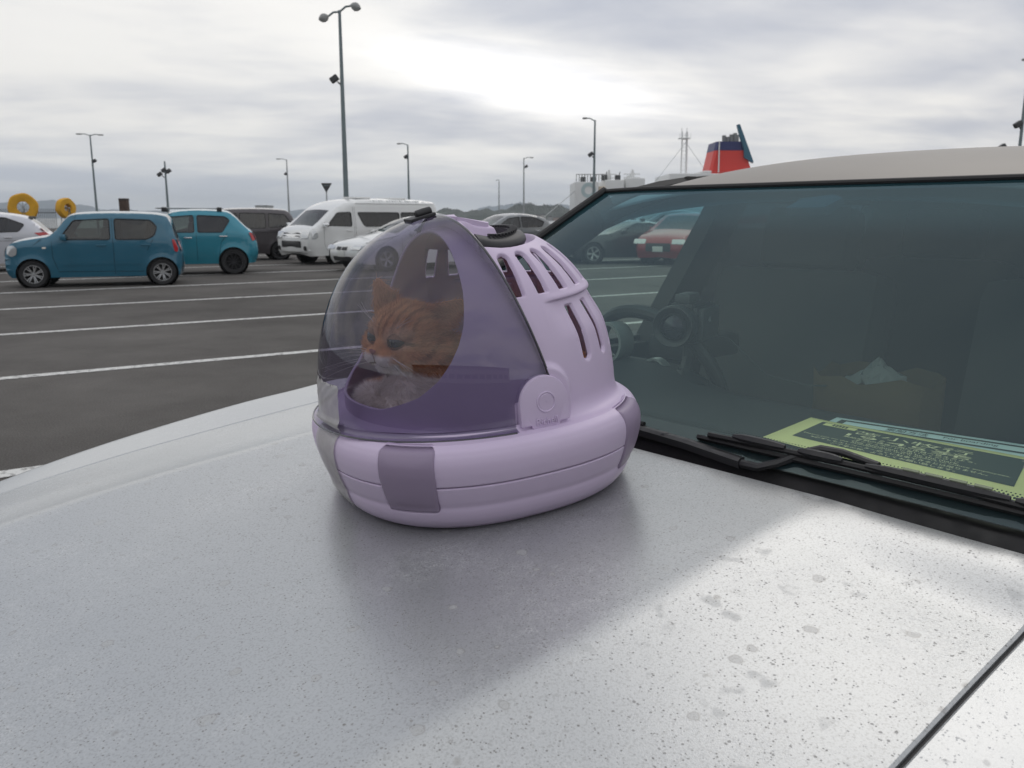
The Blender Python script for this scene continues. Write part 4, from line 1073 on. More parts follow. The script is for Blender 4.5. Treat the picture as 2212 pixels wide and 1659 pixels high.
def front_car():
    root = empty('parked_car', mat=CARM); tag(root, 'dusty pearl white car with lilac pet carrier on its bonnet', 'car')
    P = M['hood']; PB = M['carbody']; BP = M['black_plastic']
    # bonnet
    xs = np.unique(np.concatenate([np.linspace(-.016, .9, 120), np.linspace(.9, 1.20, 40)])); ys = np.unique(np.concatenate([np.linspace(-.652, .652, 161), np.linspace(-.425, -.37, 14), np.linspace(.37, .425, 14)]))
    X, Y = np.meshgrid(xs, ys, indexing='ij'); Z = hood_z(X, Y)
    def skirt(Pg):
        """turn the border down like a folded panel edge"""
        Pg = np.array(Pg); r = .004
        def dn(row, out, rr, dz): q = row.copy(); q += out * rr; q[..., 2] -= dz; return q
        e0 = dn(Pg[0], np.array([-1, 0, 0]), .003, .0025); e1 = dn(Pg[0], np.array([-1, 0, 0]), .004, .018)
        Pg = np.concatenate([e1[None], e0[None], Pg], 0)
        a0 = Pg[:, 0].copy(); a0[:, 1] -= .0025; a0[:, 2] -= .0022; a1 = Pg[:, 0].copy(); a1[:, 1] -= .003; a1[:, 2] -= .016
        b0 = Pg[:, -1].copy(); b0[:, 1] += .0025; b0[:, 2] -= .0022; b1 = Pg[:, -1].copy(); b1[:, 1] += .003; b1[:, 2] -= .016
        return np.concatenate([a1[:, None], a0[:, None], Pg, b0[:, None], b1[:, None]], 1)
    grid('bonnet', skirt(np.stack([X, Y, Z], -1)), P, root, angle=rad(28))
    # wings either side, with the shut line between
    for s in (1, -1):
        xs = np.linspace(-.30, 1.20, 130); yy = np.concatenate([[.6582, .6586, .661], np.linspace(.664, .872, 44)]) * s
        X, Y = np.meshgrid(xs, yy, indexing='ij'); Z = hood_z(np.maximum(X, -.02), Y)
        Z[:, 0] -= .02; Z[:, 1] -= .002
        ze = Z[:, -1]; dn_ = np.linspace(0, 1, 8)[1:]
        X = np.concatenate([X, np.repeat(X[:, -1:], 7, 1)], 1); Y = np.concatenate([Y, np.repeat(Y[:, -1:], 7, 1) + s * .004 * np.sin(dn_ * 2)[None]], 1); Z = np.concatenate([Z, ze[:, None] + (.70 - ze)[:, None] * dn_[None]], 1)
        grid('wing', np.stack([X, Y, Z], -1), PB, root, angle=rad(35))
        # added black strip fills the shut line, standing in for its shade
        b = MB(); b.box((.45, s * .6555, 1.02), (.74, .012, .008)); 
        q = [(x, s * .6566, float(hood_z(x, .6566)) - .0075) for x in np.linspace(-.02, 1.15, 60)]
        c = MB(); c.tube(q, .0036, 6); c.build('gap_shade_strip', M['black_rubber'], root)
    # flanks, nose, wheels
    for s in (1, -1):
        r = .31; ar = .345
        def arch(wx): return [(wx - ar * math.cos(a), r + ar * math.sin(a)) for a in np.linspace(-.25, PI + .25, 18)]
        outl = [(1.12, .72), (1.14, .5), (1.10, .25)] + [(x, z) for x, z in arch(.55)][::-1] + [(x, z) for x, z in arch(-2.05)][::-1] + [(-2.75, .30), (-2.85, .8), (-2.80, 1.08)] + [(x, 1.085) for x in np.linspace(-2.5, -.35, 10)] + [(-.25, .93), (.0, .82), (.5, .77), (1.0, .74)]
        outl = outl[::-1]
        V2, F2 = triangulate(outl, [], .15)
        obj('flank', [(x, s * (.872 - .06 * max(0, .6 - z) ** 1.0 * .3 - .03 * max(0, abs(x + .85) - 1.6)), z) for x, z in V2], F2, PB, root, True, rad(40))
        make_wheel(root, .55, s * .77, r, .19, 7, M['rim'], s); make_wheel(root, -2.05, s * .77, r, .19, 7, M['rim'], s)
    ny = 25; yy = np.linspace(-.84, .84, ny); pr = [(1.20, None), (1.225, .80), (1.235, .60), (1.22, .40), (1.15, .25)]
    G = np.zeros((len(pr), ny, 3))
    for i, (x, z) in enumerate(pr):
        for j, y in enumerate(yy):
            zz = float(hood_z(1.20, min(abs(y), .80))) if z is None else z
            G[i, j] = (x - .18 * (abs(y) / .84) ** 4 * (0 if z is None else 1), y, max(zz, .45) if z is None else min(z, max(.45, float(hood_z(1.20, min(abs(y), .8))) - .02)))
    grid('front_bumper', G, PB, root)
    # scuttle below the windscreen
    yy = np.linspace(-.72, .72, 90)
    prof = [(-.004, 1.062), (-.012, 1.070), (-.020, 1.0725), (-.030, 1.068), (-.042, 1.066), (-.052, 1.088), (-.058, 1.104), (-.064, 1.112), (-.070, 1.108)]
    G = np.zeros((len(prof), len(yy), 3))
    for i, (x, z) in enumerate(prof):
        cz = np.interp(np.abs(yy), _a, _z)
        G[i, :, 0] = x - .10 * np.maximum(0, np.abs(yy) - .45) ** 2; G[i, :, 1] = yy; G[i, :, 2] = z + cz * (.9 if i < 4 else .3)
    grid('scuttle', G, BP, root)
    q = [(-.0245, y, float(hood_z(-.02, y)) - .011) for y in np.linspace(-.68, .68, 60)]
    b = MB(); b.tube(q, .0055, 8); b.build('scuttle_seal', M['black_rubber'], root)
    for k, y in enumerate(np.arange(.34, .60, .040)):
        b = MB(); b.box((-.049, y, 1.083 + float(np.interp(y, _a, _z)) * .5), (.003, .013, .0055), .002, Matrix.Rotation(rad(24), 4, 'Y')); b.build('drain_slot', M['lamp_grey'] if k % 2 else M['pole'], root)
    b = MB(); b.box((-.05, 0, .98), (.02, .70, .09)); b.build('bulkhead', M['seam_dark'], root, False)
    # windscreen
    ss = np.linspace(-.01, 1.0, 40); tt = np.linspace(-1, 1, 60)
    G = np.zeros((len(ss), len(tt), 3))
    for i, s in enumerate(ss): G[i] = ws(s, tt * ws_half(s))
    WG = thin_glass('windscreen_glass', (.78, .88, .82), ior=1.52, gain=.58, refl=(.78, .94, 1.0), haze=.036, haze_col=(.13, .33, .38), band=(1.40, 1.452, (.22, .50, .60)))
    gl = grid('windscreen', G, WG, root)
    # printed black border with its row of dots
    fr = MB()
    def band(s0, s1, t0, t1, n=40, off=-.0015):
        vs = []; fs = []
        for i in range(n + 1):
            f = i / n
            if t0 is None: a, b_ = ws(s0, (-1 + 2 * f) * ws_half(s0), off), ws(s1, (-1 + 2 * f) * ws_half(s1), off)
            else:
                s = s0 + (s1 - s0) * f; a, b_ = ws(s, t0 * ws_half(s), off), ws(s, t1 * ws_half(s), off)
            vs += [a, b_]
            if i: fs.append((2 * i - 2, 2 * i - 1, 2 * i + 1, 2 * i))
        fr.add(vs, fs)
    band(-.01, .044, None, None); band(.975, 1.0, None, None); band(.044, .975, .955, 1.0); band(.044, .975, -1.0, -.955)
    fr.build('screen_border', pmat('ceramic_print', (.012, .011, .016), .35), gl)
    dt = MB(); k = 0
    for row in range(3):
        for t in np.arange(-.95, .95, .0066):
            s = .048 + row * .0045; y = (t + (row % 2) * .0033) * ws_half(s); r = .00175 - row * .00035
            c = ws(s, y, -.0015); ang = [(math.cos(a), math.sin(a)) for a in np.arange(0, 2 * PI, PI / 3)]
            dt.add([(c[0] - sa * r * .84, c[1] + ca * r, c[2] + sa * r * .54) for ca, sa in ang], [tuple(range(6))])
    tag(dt.build('border_dots', M['seam_dark'], gl, False), kind='stuff')
    # maker's etching at the near lower corner of the glass
    et = pmat('etched_print', (.20, .22, .20), .7)
    def on_ws(cs, cy):
        return lambda x, y, z: Vector(ws(cs + y / .70, cy + x, .0006))
    lettering('TOYOTA', on_ws(.115, .598), .062, .011, et, gl); lettering('LAMISAFE', on_ws(.087, .600), .040, .006, et, gl)
    # sticker / sensor patch at the top of the screen
    b = MB(); c = car_at(1625, 458, 1, .0)
    pts = [(.885, -.03), (.885, .05), (.935, .07), (.955, .045), (.935, -.015)]
    b.add([ws(s, y, -.003) for s, y in pts] + [ws(s, y, -.02) for s, y in pts], [(0, 1, 2, 3, 4), (9, 8, 7, 6, 5)] + [(i, i + 5, (i + 1) % 5 + 5, (i + 1) % 5) for i in range(5)])
    b.build('mirror_base', pmat('patch_grey', (.10, .075, .085), .7), root, False)
    # mouldings and pillars
    top = [Vector(ws(1.006, t * ws_half(1.0), .002)) for t in np.linspace(-1, 1, 40)]
    b = MB(); b.tube(top, .0055, 8); b.build('screen_moulding', M['black_rubber'], root)
    for s in (1, -1):
        side = [Vector(ws(v, s * (ws_half(v) + .006), .004)) for v in np.linspace(-.02, 1.01, 24)]
        b = MB(); b.tube(side, .009, 8); b.build('screen_moulding', M['black_rubber'], root)
        # pillar: black inner face with a painted outer strip
        vs = []; fs = []
        for i, v in enumerate(np.linspace(-.15, 1.02, 24)):
            a = ws(v, s * (ws_half(v) + .010)); w = .055
            vs += [(a[0], a[1], a[2] + .004), (a[0] - .02, a[1] + s * .020, a[2] + .006), (a[0] - .05, a[1] + s * .045, a[2] - .012), (a[0] - .085, a[1] + s * .045, a[2] - .05), (a[0] - .06, a[1] - s * .01, a[2] - .06), (a[0] - .01, a[1] - s * .01, a[2] - .03)]
            if i:
                for k in range(6): fs.append(((i - 1) * 6 + k, (i - 1) * 6 + (k + 1) % 6, i * 6 + (k + 1) % 6, i * 6 + k))
        o = obj('pillar', vs, fs, PB, root, True, rad(50)); o.data.materials.append(M['cabin']); o.data.materials.append(M['black_rubber'])
        for pi, pf in enumerate(o.data.polygons): pf.material_index = {0: 2, 1: 0, 2: 0, 3: 0, 4: 1, 5: 1}[pi % 6]
    # roof
    def roof_z(x, y):
        d = np.maximum(0, -.645 - x); return 1.503 + .104 * (1 - np.exp(-d / .26)) - .02 * np.maximum(0, d - 1.3) ** 1.5 - .055 * (np.abs(y) / .60) ** 2.6 - .5 * np.maximum(0, np.abs(y) - .57) ** 1.3
    rs = np.concatenate([[0, .004, .012], np.linspace(.02, 2.25, 60)]); tt = np.linspace(-1, 1, 61)
    G = np.zeros((len(rs), len(tt), 3))
    for i, d in enumerate(rs):
        hwid = np.interp(d, [0, .3, 1.2, 2.25], [.575, .615, .63, .59]); y = tt * hwid
        x0 = -.648 - .22 * np.maximum(0, np.abs(y) - .40) ** 2
        G[i, :, 0] = x0 - d; G[i, :, 1] = y; G[i, :, 2] = roof_z(-.645 - d, y) - (.004 if i == 0 else 0)
    grid('roof', G, pmat('shaded_roof_paint', (.25, .228, .20), .6, coat=.25, var=.06, vscale=8, coat_rough=.35), root)  # roof's shade is put into the colour: darker, beiger than the body
    H = G.copy(); H[..., 2] -= .028; H[..., 0] -= .01; H[..., 1] *= .97; grid('headliner', H, pmat('headliner', (.16, .155, .145), .95), root)
    # door frames, sills, windows on both sides
    for s in (1, -1):
        b = MB(); rail = [(x, s * (np.interp(-x, [.6, .95, 1.8, 2.9], [.585, .625, .64, .60])), float(roof_z(x, .60)) - .012) for x in np.linspace(-.62, -2.9, 24)]
        b.tube(rail, .036, 8); b.build('roof_rail', M['cabin'], root)
        b = MB(); b.box((-1.95, s * .615, 1.515), (.93, .012, .035), .008); b.build('side_header', M['cabin'], root)
        b = MB(); b.prism([(-1.02, 1.08), (-1.16, 1.08), (-1.26, 1.50), (-1.14, 1.50)], lambda x, z: (x, s * (.79 - (z - 1.08) * .40), z), lambda x, z: (x, s * (.73 - (z - 1.08) * .40), z)); b.build('door_pillar', M['cabin'], root, False)
        b = MB(); b.prism([(-2.05, 1.08), (-2.80, 1.08), (-2.75, 1.50), (-2.05, 1.50)], lambda x, z: (x, s * (.79 - (z - 1.08) * .40), z), lambda x, z: (x, s * (.74 - (z - 1.08) * .40), z)); b.build('rear_pillar', PB, root, False)
        b = MB(); b.box((-1.45, s * .80, 1.085), (1.25, .035, .012), .008); b.build('waist_seal', M['black_rubber'], root)
        for (xa, xb, xc_, xd, mt) in ((-.30, -1.02, -1.14, -.68, thin_glass('door_glass', (.74, .84, .80))), (-1.16, -2.05, -2.05, -1.26, GLD)):
            vs = [(xa, s * .785, 1.085), (xb, s * .785, 1.085), (xc_, s * .625, 1.485), (xd, s * .625, 1.485)]
            obj('door_window', vs, [(0, 1, 2, 3)], mt, root)
        b = MB(); b.box((-1.35, s * .755, .78), (1.25, .02, .30), .01); b.box((-.95, s * .73, .92), (.40, .03, .03), .012); b.build('door_trim', M['cabin'], root)
    b = MB(); b.box((-2.84, 0, 1.02), (.03, .78, .62), .02); b.build('tailgate', M['cabin'], root)
    b = MB(); b.box((-1.5, 0, .32), (1.35, .74, .02)); b.build('cabin_floor', M['cabin'], root, False)
    # dashboard
    dm = pmat('dashboard_grain', (.022, .024, .025), .7, var=.2, vscale=90, bump=.3, bscale=900)
    yy = np.linspace(-.74, .74, 60)
    prof = [(-.075, 1.088), (-.12, 1.089), (-.25, 1.085), (-.40, 1.083), (-.52, 1.082), (-.60, 1.070), (-.66, 1.03), (-.70, .95), (-.72, .75)]
    G = np.zeros((len(prof), len(yy), 3))
    for i, (x, z) in enumerate(prof):
        hump = .055 * np.exp(-((yy + .37) / .17) ** 4) * np.exp(-((x + .56) / .10) ** 2)
        G[i, :, 0] = x; G[i, :, 1] = yy; G[i, :, 2] = z + hump - .02 * np.maximum(0, np.abs(yy) - .55)
    grid('dashboard', G, dm, root)
    # instrument pod ring, wheel
    cl = Vector((-.62, -.37, 1.065)); tl = rad(24)
    ax = Vector((math.cos(tl), 0, -math.sin(tl)))         # wheel axis
    up = Vector((math.sin(tl), 0, math.cos(tl))); rt = Vector((0, 1, 0)); R = .183
    b = MB(); b.tube([cl + rt * R * math.cos(a) + up * R * math.sin(a) for a in np.linspace(0, 2 * PI, 48, endpoint=False)], .0155, 10, closed=True)
    w = b.build('steering_wheel', pmat('wheel_leather', (.02, .02, .021), .5), root)
    b = MB()
    for a in (PI * .03, PI * .97, PI * 1.5): b.tube([cl + ax * .02, cl + rt * R * math.cos(a) + up * R * math.sin(a)], .014, 8)
    b.box(cl + ax * .02, (.02, .06, .05), .015); b.build('spoke', M['cabin'], w)
    sv = pmat('satin_silver', (.42, .45, .44), .35, metal=.6)
    for c_, rr, hh in ((car_at(1318, 738, 1, -.42) - Vector((.03, 0, 0)), .046, .045), (Vector((-.545, -.30, 1.10)), .036, .02)):
        b = MB(); b.lathe([(rr * .84, -.005), (rr, 0.0), (rr, hh), (rr * .86, hh), (rr * .84, -.005)], 28, 'x', c_); b.build('gauge_ring', sv, root)
    b = MB(); b.box((-.80, -.40, 1.13), (.10, .07, .03), .02); b.build('gauge_pod', M['cabin'], root)
    # seats
    SEATM = pmat('seat_fabric', (.065, .063, .06), .9)
    for (sx, sy) in ((-1.15, -.36), (-1.15, .36), (-2.0, -.36), (-2.0, .36)):
        m_ = Matrix.Rotation(rad(-14), 4, 'Y'); b = MB()
        b.box((sx, sy, .98), (.075, .25, .33), .06, m_); b.box((sx + .28, sy, .62), (.26, .25, .08), .05)
        st = b.build('seat', SEATM, root)
        b = MB(); b.box((sx - .10, sy, 1.38), (.05, .13, .085), .035, m_); b.tube([(sx - .085, sy - .05, 1.26), (sx - .09, sy - .05, 1.34)], .008, 6); b.tube([(sx - .085, sy + .05, 1.26), (sx - .09, sy + .05, 1.34)], .008, 6); b.build('headrest', SEATM, st)
    # wipers
    def on(y, s, lift): return Vector(ws(s, y, lift))
    wm = pmat('wiper_black', (.026, .026, .028), .5, var=.4, vscale=60, rvar=.15); wb = M['black_rubber']
    def arm_path():
        return [Vector((-.056, -.02, 1.118)), Vector((-.051, .06, 1.121)), Vector((-.045, .16, 1.119)), Vector((-.037, .258, 1.114))], [Vector((-.037, .258, 1.114)), Vector((-.038, .284, 1.114)), Vector((-.048, .305, 1.122)), Vector((-.068, .335, 1.140)), Vector((-.076, .350, 1.146)), Vector((-.078, .378, 1.147)), Vector((-.070, .43, 1.143))]
    def wiper(dy, lab):
        sh = Vector((0, dy, 0)); a1, a2 = arm_path()
        a1 = [p + sh for p in a1]; a2 = [p + sh for p in a2]
        b = MB(); vs = []; fs = []
        for i, p in enumerate(a1):
            h = .0125; d = .006
            vs += [p + Vector((-.006, 0, -d)), p + Vector((.006, 0, -d)), p + Vector((h * .62, 0, d * .7)), p + Vector((h * .2, 0, d * 1.3)), p + Vector((-h * .6, 0, d * 1.2))]
            if i:
                for k in range(5): fs.append(((i - 1) * 5 + k, (i - 1) * 5 + (k + 1) % 5, i * 5 + (k + 1) % 5, i * 5 + k))
        fs += [(0, 1, 2, 3, 4), tuple(5 * (len(a1) - 1) + k for k in (4, 3, 2, 1, 0))]
        b.add(vs, fs); ar = b.build('wiper_arm', wm, root, True, rad(30))
        b = MB(); b.tube(a2, [.006, .006, .006, .0058, .0055, .005, .0045], 8); b.build('wiper_rod', wm, ar)
        b = MB(); b.lathe([(.0, .0015), (.005, .001), (.0065, -.001)], 12, 'z', (-.048, .118 + dy, 1.1275)); b.build('screw', M['dark_metal'], ar)
        bl = MB(); n = 26; pts = [on(.19 + dy + .46 * i / n, .020 + .004 * math.sin(PI * i / n), .011) for i in range(n + 1)]
        bl.tube(pts, .0042, 6); lo = [on(.17 + dy + .52 * i / n, .017, .004) for i in range(n + 1)]; bl.tube(lo, .0042, 5)
        blo = bl.build('wiper_blade', wb, ar)
        for (ya, yb) in ((.21, .29), (.31, .37), (.40, .56), (.565, .625)):
            c = MB(); q = [on(ya + .02 + dy + (yb - ya) * i / 6, .025, .0155) for i in range(7)]; c.tube(q, [.003, .0055, .0062, .0062, .0062, .0055, .0035], 6); c.build('blade_bridge', wm, blo)
        for k in range(4):
            y = .455 + k * .026 + dy; c = MB(); q = [on(y + .02 + t, .0285, .0222) for t in (-.009, 0, .009)]; c.tube(q, .0022, 5); c.build('bridge_slot', pmat('slot_pale', (.30, .34, .24), .8) if k == 0 else bpy.data.materials['slot_pale'], blo)
    wiper(0.0, ''); wiper(-.62, '')
    return root
CAR = front_car()

# ------------------------------------------------------------------ things behind the windscreen
def dash_things():
    DZ = 1.0855
    def quad(c, z):
        TL, TR, BR, BL = [Vector((*q, z)) for q in c]
        def f(u, v):      # u left-right 0..1, v top-bottom 0..1
            return TL * (1 - u) * (1 - v) + TR * u * (1 - v) + BR * u * v + BL * (1 - u) * v
        return f
    def sheet(name, label, cat, c, z, mat, curl=0.0):
        f = quad(c, z); n = 14; o = f(.5, .5)
        root = empty(name, mat=CARM @ Matrix.Translation(o)); tag(root, label, cat)
        def g(u, v, dz=0.0): p = f(u, v) - o; p.z += dz + curl * max(0, .12 - u) ** 1.4 * 6; return p
        vs = [g(i / n, j / n) for i in range(n + 1) for j in range(n + 1)]; N_ = len(vs)
        fs = [(i * (n + 1) + j, (i + 1) * (n + 1) + j, (i + 1) * (n + 1) + j + 1, i * (n + 1) + j + 1) for i in range(n) for j in range(n)]
        s = obj('paper', vs, fs, mat, root, True); solid(s, .0004, 0)
        return root, g
    yel = pmat('yellow_card', (.84, .80, .36), .7, var=.05, vscale=12); dk = pmat('printed_dark', (.055, .070, .060), .7); cy = pmat('pale_cyan_paper', (.66, .80, .80), .7)
    r, g = sheet('boarding_notice', 'pale cyan boarding sheet under the yellow notice on the dashboard', 'paper', [(-.492, .150), (-.545, .475), (-.40, .50), (-.36, .17)], DZ + .0025, cy)
    def area(gm, u0, u1, v0, v1, dz, name, mt, parent):
        n = 16; vs = []; fs = []
        for i in range(n + 1):
            u = u0 + (u1 - u0) * i / n; vs += [gm(u, v0, dz), gm(u, v1, dz)]
            if i: fs.append((2 * i - 2, 2 * i, 2 * i + 1, 2 * i - 1))
        return obj(name, vs, fs, mt, parent)
    area(g, .04, .97, .10, .17, .0006, 'printed_frame', dk, r); area(g, .04, .075, .17, .9, .0006, 'printed_frame', dk, r)
    area(g, .14, .97, .37, .44, .0006, 'printed_frame', dk, r)
    def put(s, gm, u, v, du, dv, mt, parent, dz=.0012):
        lettering(s, lambda x, y, z: gm(u + x, v - y, dz), du, dv, mt, parent)
    put('乗船方法', g, .39, .275, .20, .15, dk, r); put('For boarding', g, .68, .275, .24, .12, dk, r)
    r, g = sheet('departure_notice', 'yellow notice card with large white destination lettering on the dashboard', 'paper', [(-.442, .128), (-.455, .560), (-.215, .62), (-.258, .150)], DZ + .0050, yel, .004)
    area(g, .065, .80, .075, .74, .0006, 'printed_panel', dk, r)
    lt = pmat('pale_print', (.84, .80, .50), .7)
    a = area(g, .085, .215, .10, .19, .0011, 'printed_label', yel, r)
    for k in range(5): area(g, .12 + k * .013, .128 + k * .013, .115, .175, .0016, 'printed_mark', dk, r)
    put('苫小牧行', g, .43, .215, .42, .115, lt, r); put('19:45発', g, .43, .335, .44, .10, lt, r)
    put('乗船車輌の誘導の際に係員へ見えるよう、', g, .44, .415, .46, .045, lt, r)
    put('ダッシュボードに置いてください。', g, .44, .468, .36, .042, lt, r)
    put('This document will be the mark.', g, .44, .520, .37, .036, lt, r)
    put('Please put on the dashuboard so that it appears to induce employees.', g, .43, .566, .70, .036, lt, r)
    put('※必ずしもエレベーター近くに駐車できるとは限りません。', g, .42, .630, .60, .050, lt, r)
    put('ご了承の程、よろしくお願い致します。', g, .42, .700, .42, .050, lt, r)
    # camcorder on a bendy mount, lens forward
    bk = pmat('camcorder_black', (.016, .017, .018), .38, var=.2, vscale=120); gr = pmat('camcorder_grey', (.05, .055, .055), .45)
    oc = car_at(1452, 706, 1, -.20); o = Vector((oc.x - .035, oc.y - .012, DZ)); yaw = rad(20); zc = (oc.z - DZ) / 1.2
    root = empty('camcorder', mat=CARM @ Matrix.Translation(o) @ Matrix.Rotation(yaw, 4, 'Z') @ Matrix.Scale(1.2, 4)); tag(root, 'black camcorder on a small mount above the dashboard', 'camcorder')
    b = MB(); b.lathe([(.020, .004), (.024, -.002), (.0335, .004), (.0355, .002), (.0360, -.01), (.0345, -.028), (.031, -.034), (.031, -.055)], 40, 'x', (.03, 0, zc)); lens = b.build('lens_barrel', bk, root)
    b = MB(); b.lathe([(.001, .000), (.012, -.001), (.0225, -.003)], 32, 'x', (.03, 0, zc)); b.build('lens_glass', pmat('lens_glass', (.02, .02, .03), .05, coat=1), lens)
    b = MB(); b.lathe([(.0362, -.003), (.0368, -.004), (.0362, -.006)], 40, 'x', (.03, 0, zc)); b.build('lens_ring', gr, lens)
    b = MB(); b.box((-.075, -.002, zc - .002), (.058, .031, .033), .010); b.box((-.065, 0, zc + .030), (.052, .020, .006), .004); bd = b.build('body', bk, root)
    b = MB(); b.box((-.075, .0315, zc - .002), (.050, .005, .028), .003); sp_ = b.build('side_screen', gr, root)
    lettering('4K', lambda x, y, z: Vector((-.062 - x * -1 if False else -.062 - x, .0372, zc + .006 + y)), .017, .010, pmat('silver_print', (.5, .52, .52), .5), sp_)
    b = MB(); b.box((-.045, .0, zc + .044), (.03, .014, .008), .004); b.build('accessory_shoe', gr, root)
    b = MB(); b.tube([(-.07, 0, zc - .035), (-.068, 0, .045), (-.05, 0, .025), (-.05, 0, .012)], .012, 8); b.lathe([(.040, .0), (.041, .006), (.035, .012), (.02, .018), (.014, .026)], 28, 'z', (-.05, 0, 0)); b.build('mount', bk, root)
    b = MB(); b.tube([(-.12, .01, zc - .02), (-.16, .05, .07), (-.15, .12, .012), (-.12, .20, .004), (-.16, .28, .004)], .0018, 6); b.build('cable', pmat('pale_cable', (.06, .065, .06), .5), root)
dash_things()
def seat_bag():
    c = car_at(1895, 850, 0, -.82); m = pmat('brown_paper', (.085, .052, .018), .85, var=.25, vscale=9); w = pmat('white_tissue', (.22, .23, .22), .8)
    o = Vector((c.x, c.y, .705)); root = empty('paper_bag', mat=CARM @ Matrix.Translation(o)); tag(root, 'brown paper bag with white tissue standing on the front seat', 'bag')
    rnd = random.Random(8); vs = []; fs = []; hgt = c.z + .04 - .705; rows = 8; n = 20
    for i in range(rows):
        t = i / (rows - 1)
        for k in range(n):
            a = 2 * PI * k / n; q = max(abs(math.cos(a)), abs(math.sin(a))); r_ = (1 + .12 * t + rnd.uniform(-.035, .035) * t)
            vs.append((.075 * math.cos(a) / q ** .8 * r_, .11 * math.sin(a) / q ** .8 * r_, hgt * t + (rnd.uniform(-.012, .012) if i == rows - 1 else 0)))
        if i:
            for k in range(n): fs.append(((i - 1) * n + k, (i - 1) * n + (k + 1) % n, i * n + (k + 1) % n, i * n + k))
    fs.append(tuple(range(n))[::-1])
    solid(obj('bag_side', vs, fs, m, root, True, rad(40)), .002)
    vs = []; fs = []
    for i in range(7):
        for k in range(14):
            a = 2 * PI * k / 14; r_ = .05 * (1 - i / 6.2) * (1 + .3 * math.sin(3 * a + i)); vs.append((r_ * math.cos(a), r_ * 1.3 * math.sin(a), hgt - .02 + .05 * i / 6 + rnd.uniform(-.01, .01)))
        if i:
            for k in range(14): fs.append(((i - 1) * 14 + k, (i - 1) * 14 + (k + 1) % 14, i * 14 + (k + 1) % 14, i * 14 + k))
    obj('tissue', vs, fs, w, root, True, rad(30))
seat_bag()

# ------------------------------------------------------------------ pet carrier
KX = Vector((-0.89399197, -0.44008281, -0.08429396)).normalized(); KZ = Vector((-0.06579071, -0.05716385, 0.9961947)).normalized()
KY = KZ.cross(KX).normalized(); KX = KY.cross(KZ)
KO = Vector((-0.0525, 1.168, 1.0926))
KM = Matrix(((KX.x, KY.x, KZ.x, KO.x), (KX.y, KY.y, KZ.y, KO.y), (KX.z, KY.z, KZ.z, KO.z), (0, 0, 0, 1)))
LILAC = pmat('lilac_plastic', (.60, .50, .665), .42, spec=.4, var=.02, vscale=30, bump=.05, bscale=1500, sss=.08)
PURPLE = pmat('purple_clip_plastic', (.295, .235, .335), .45, spec=.4, bump=.06, bscale=1500)
BLK = pmat('matte_black_plastic', (.022, .022, .025), .5)
VISOR = thin_glass('smoked_visor', (.52, .50, .585), ior=1.5, gain=.78)
DM, DZ0 = 2.33, .10
def dome_par(c, off=0.0, Af=.2005, Ar=.207, B=.184):
    """ellipse half length by direction, height by direction"""
    A = np.where(c > 0, Af, Ar) + off
    h = .346 + .006 * np.tanh(c * 4) + off
    return A, B + off, h
def dome_r(th, z, off=0.0):
    c, s = np.cos(th), np.sin(th); A, B, h = dome_par(c, off)
    rho = np.maximum(0, 1 - np.clip((z - DZ0) / (h - DZ0), 0, 1) ** DM) ** (1 / DM)
    return rho / np.sqrt((c / A) ** 2 + (s / B) ** 2)
def dome_z(x, y, off=0.0):
    th = np.arctan2(y, x); A, B, h = dome_par(np.cos(th), off); rho = np.hypot(x / A, y / B)
    return DZ0 + (h - DZ0) * np.maximum(0, 1 - rho ** DM) ** (1 / DM)
def base_r(th):
    c, s = np.cos(th), np.sin(th); A = np.where(c > 0, .2115, .219)
    return (np.abs(c / A) ** 2.4 + np.abs(s / .2215) ** 2.4) ** (-1 / 2.4)
BZ = [-.0125, -.0095, -.004, .004, .014, .022, .0275, .034, .045, .060, .074, .086, .0935, .0995, .1035]
BK = [.70, .800, .862, .902, .928, .938, .941, .954, .972, .990, 1.0, .996, .983, .962, .930]
_bx, _by = np.array(BZ), np.array(BK)
_bd = np.gradient(_by, _bx)
def base_k(z):
    z = np.clip(np.asarray(z, float), _bx[0], _bx[-1]); i = np.clip(np.searchsorted(_bx, z) - 1, 0, len(_bx) - 2)
    h = _bx[i + 1] - _bx[i]; t = (z - _bx[i]) / h
    return (2 * t ** 3 - 3 * t ** 2 + 1) * _by[i] + (t ** 3 - 2 * t ** 2 + t) * h * _bd[i] + (-2 * t ** 3 + 3 * t ** 2) * _by[i + 1] + (t ** 3 - t ** 2) * h * _bd[i + 1]
def seam_x(z): return .022 - (.35 - z) * .275
def sst(a, b, x): t = np.clip((x - a) / (b - a), 0, 1); return t * t * (3 - 2 * t)
def wrapd(d): return (d + 180) % 360 - 180
def box_sdf(q, p, hw, hh, r):
    dx, dy = np.abs(q) - hw + r, np.abs(p) - hh + r
    return np.hypot(np.maximum(dx, 0), np.maximum(dy, 0)) + np.minimum(np.maximum(dx, dy), 0) - r
CLIPS = [47.0, -47.0, 133.0, -133.0]
def clip_sdf(thd, z, r):
    d = np.full(np.broadcast(thd, z).shape, 9.0)
    for c in CLIPS: d = np.minimum(d, box_sdf(wrapd(thd - c) * PI / 180 * r, (z - .0622) * 1.05, .0345 - .05 * (.0635 - z).clip(0), .0425, .007))
    return d
USLOT = [180 + s * 14.2 * k for k in range(0, 7) for s in ((1, -1) if k else (1,))]
LSLOT = [180 + s * 14.2 * k for k in range(0, 5) for s in ((1, -1) if k else (1,))]
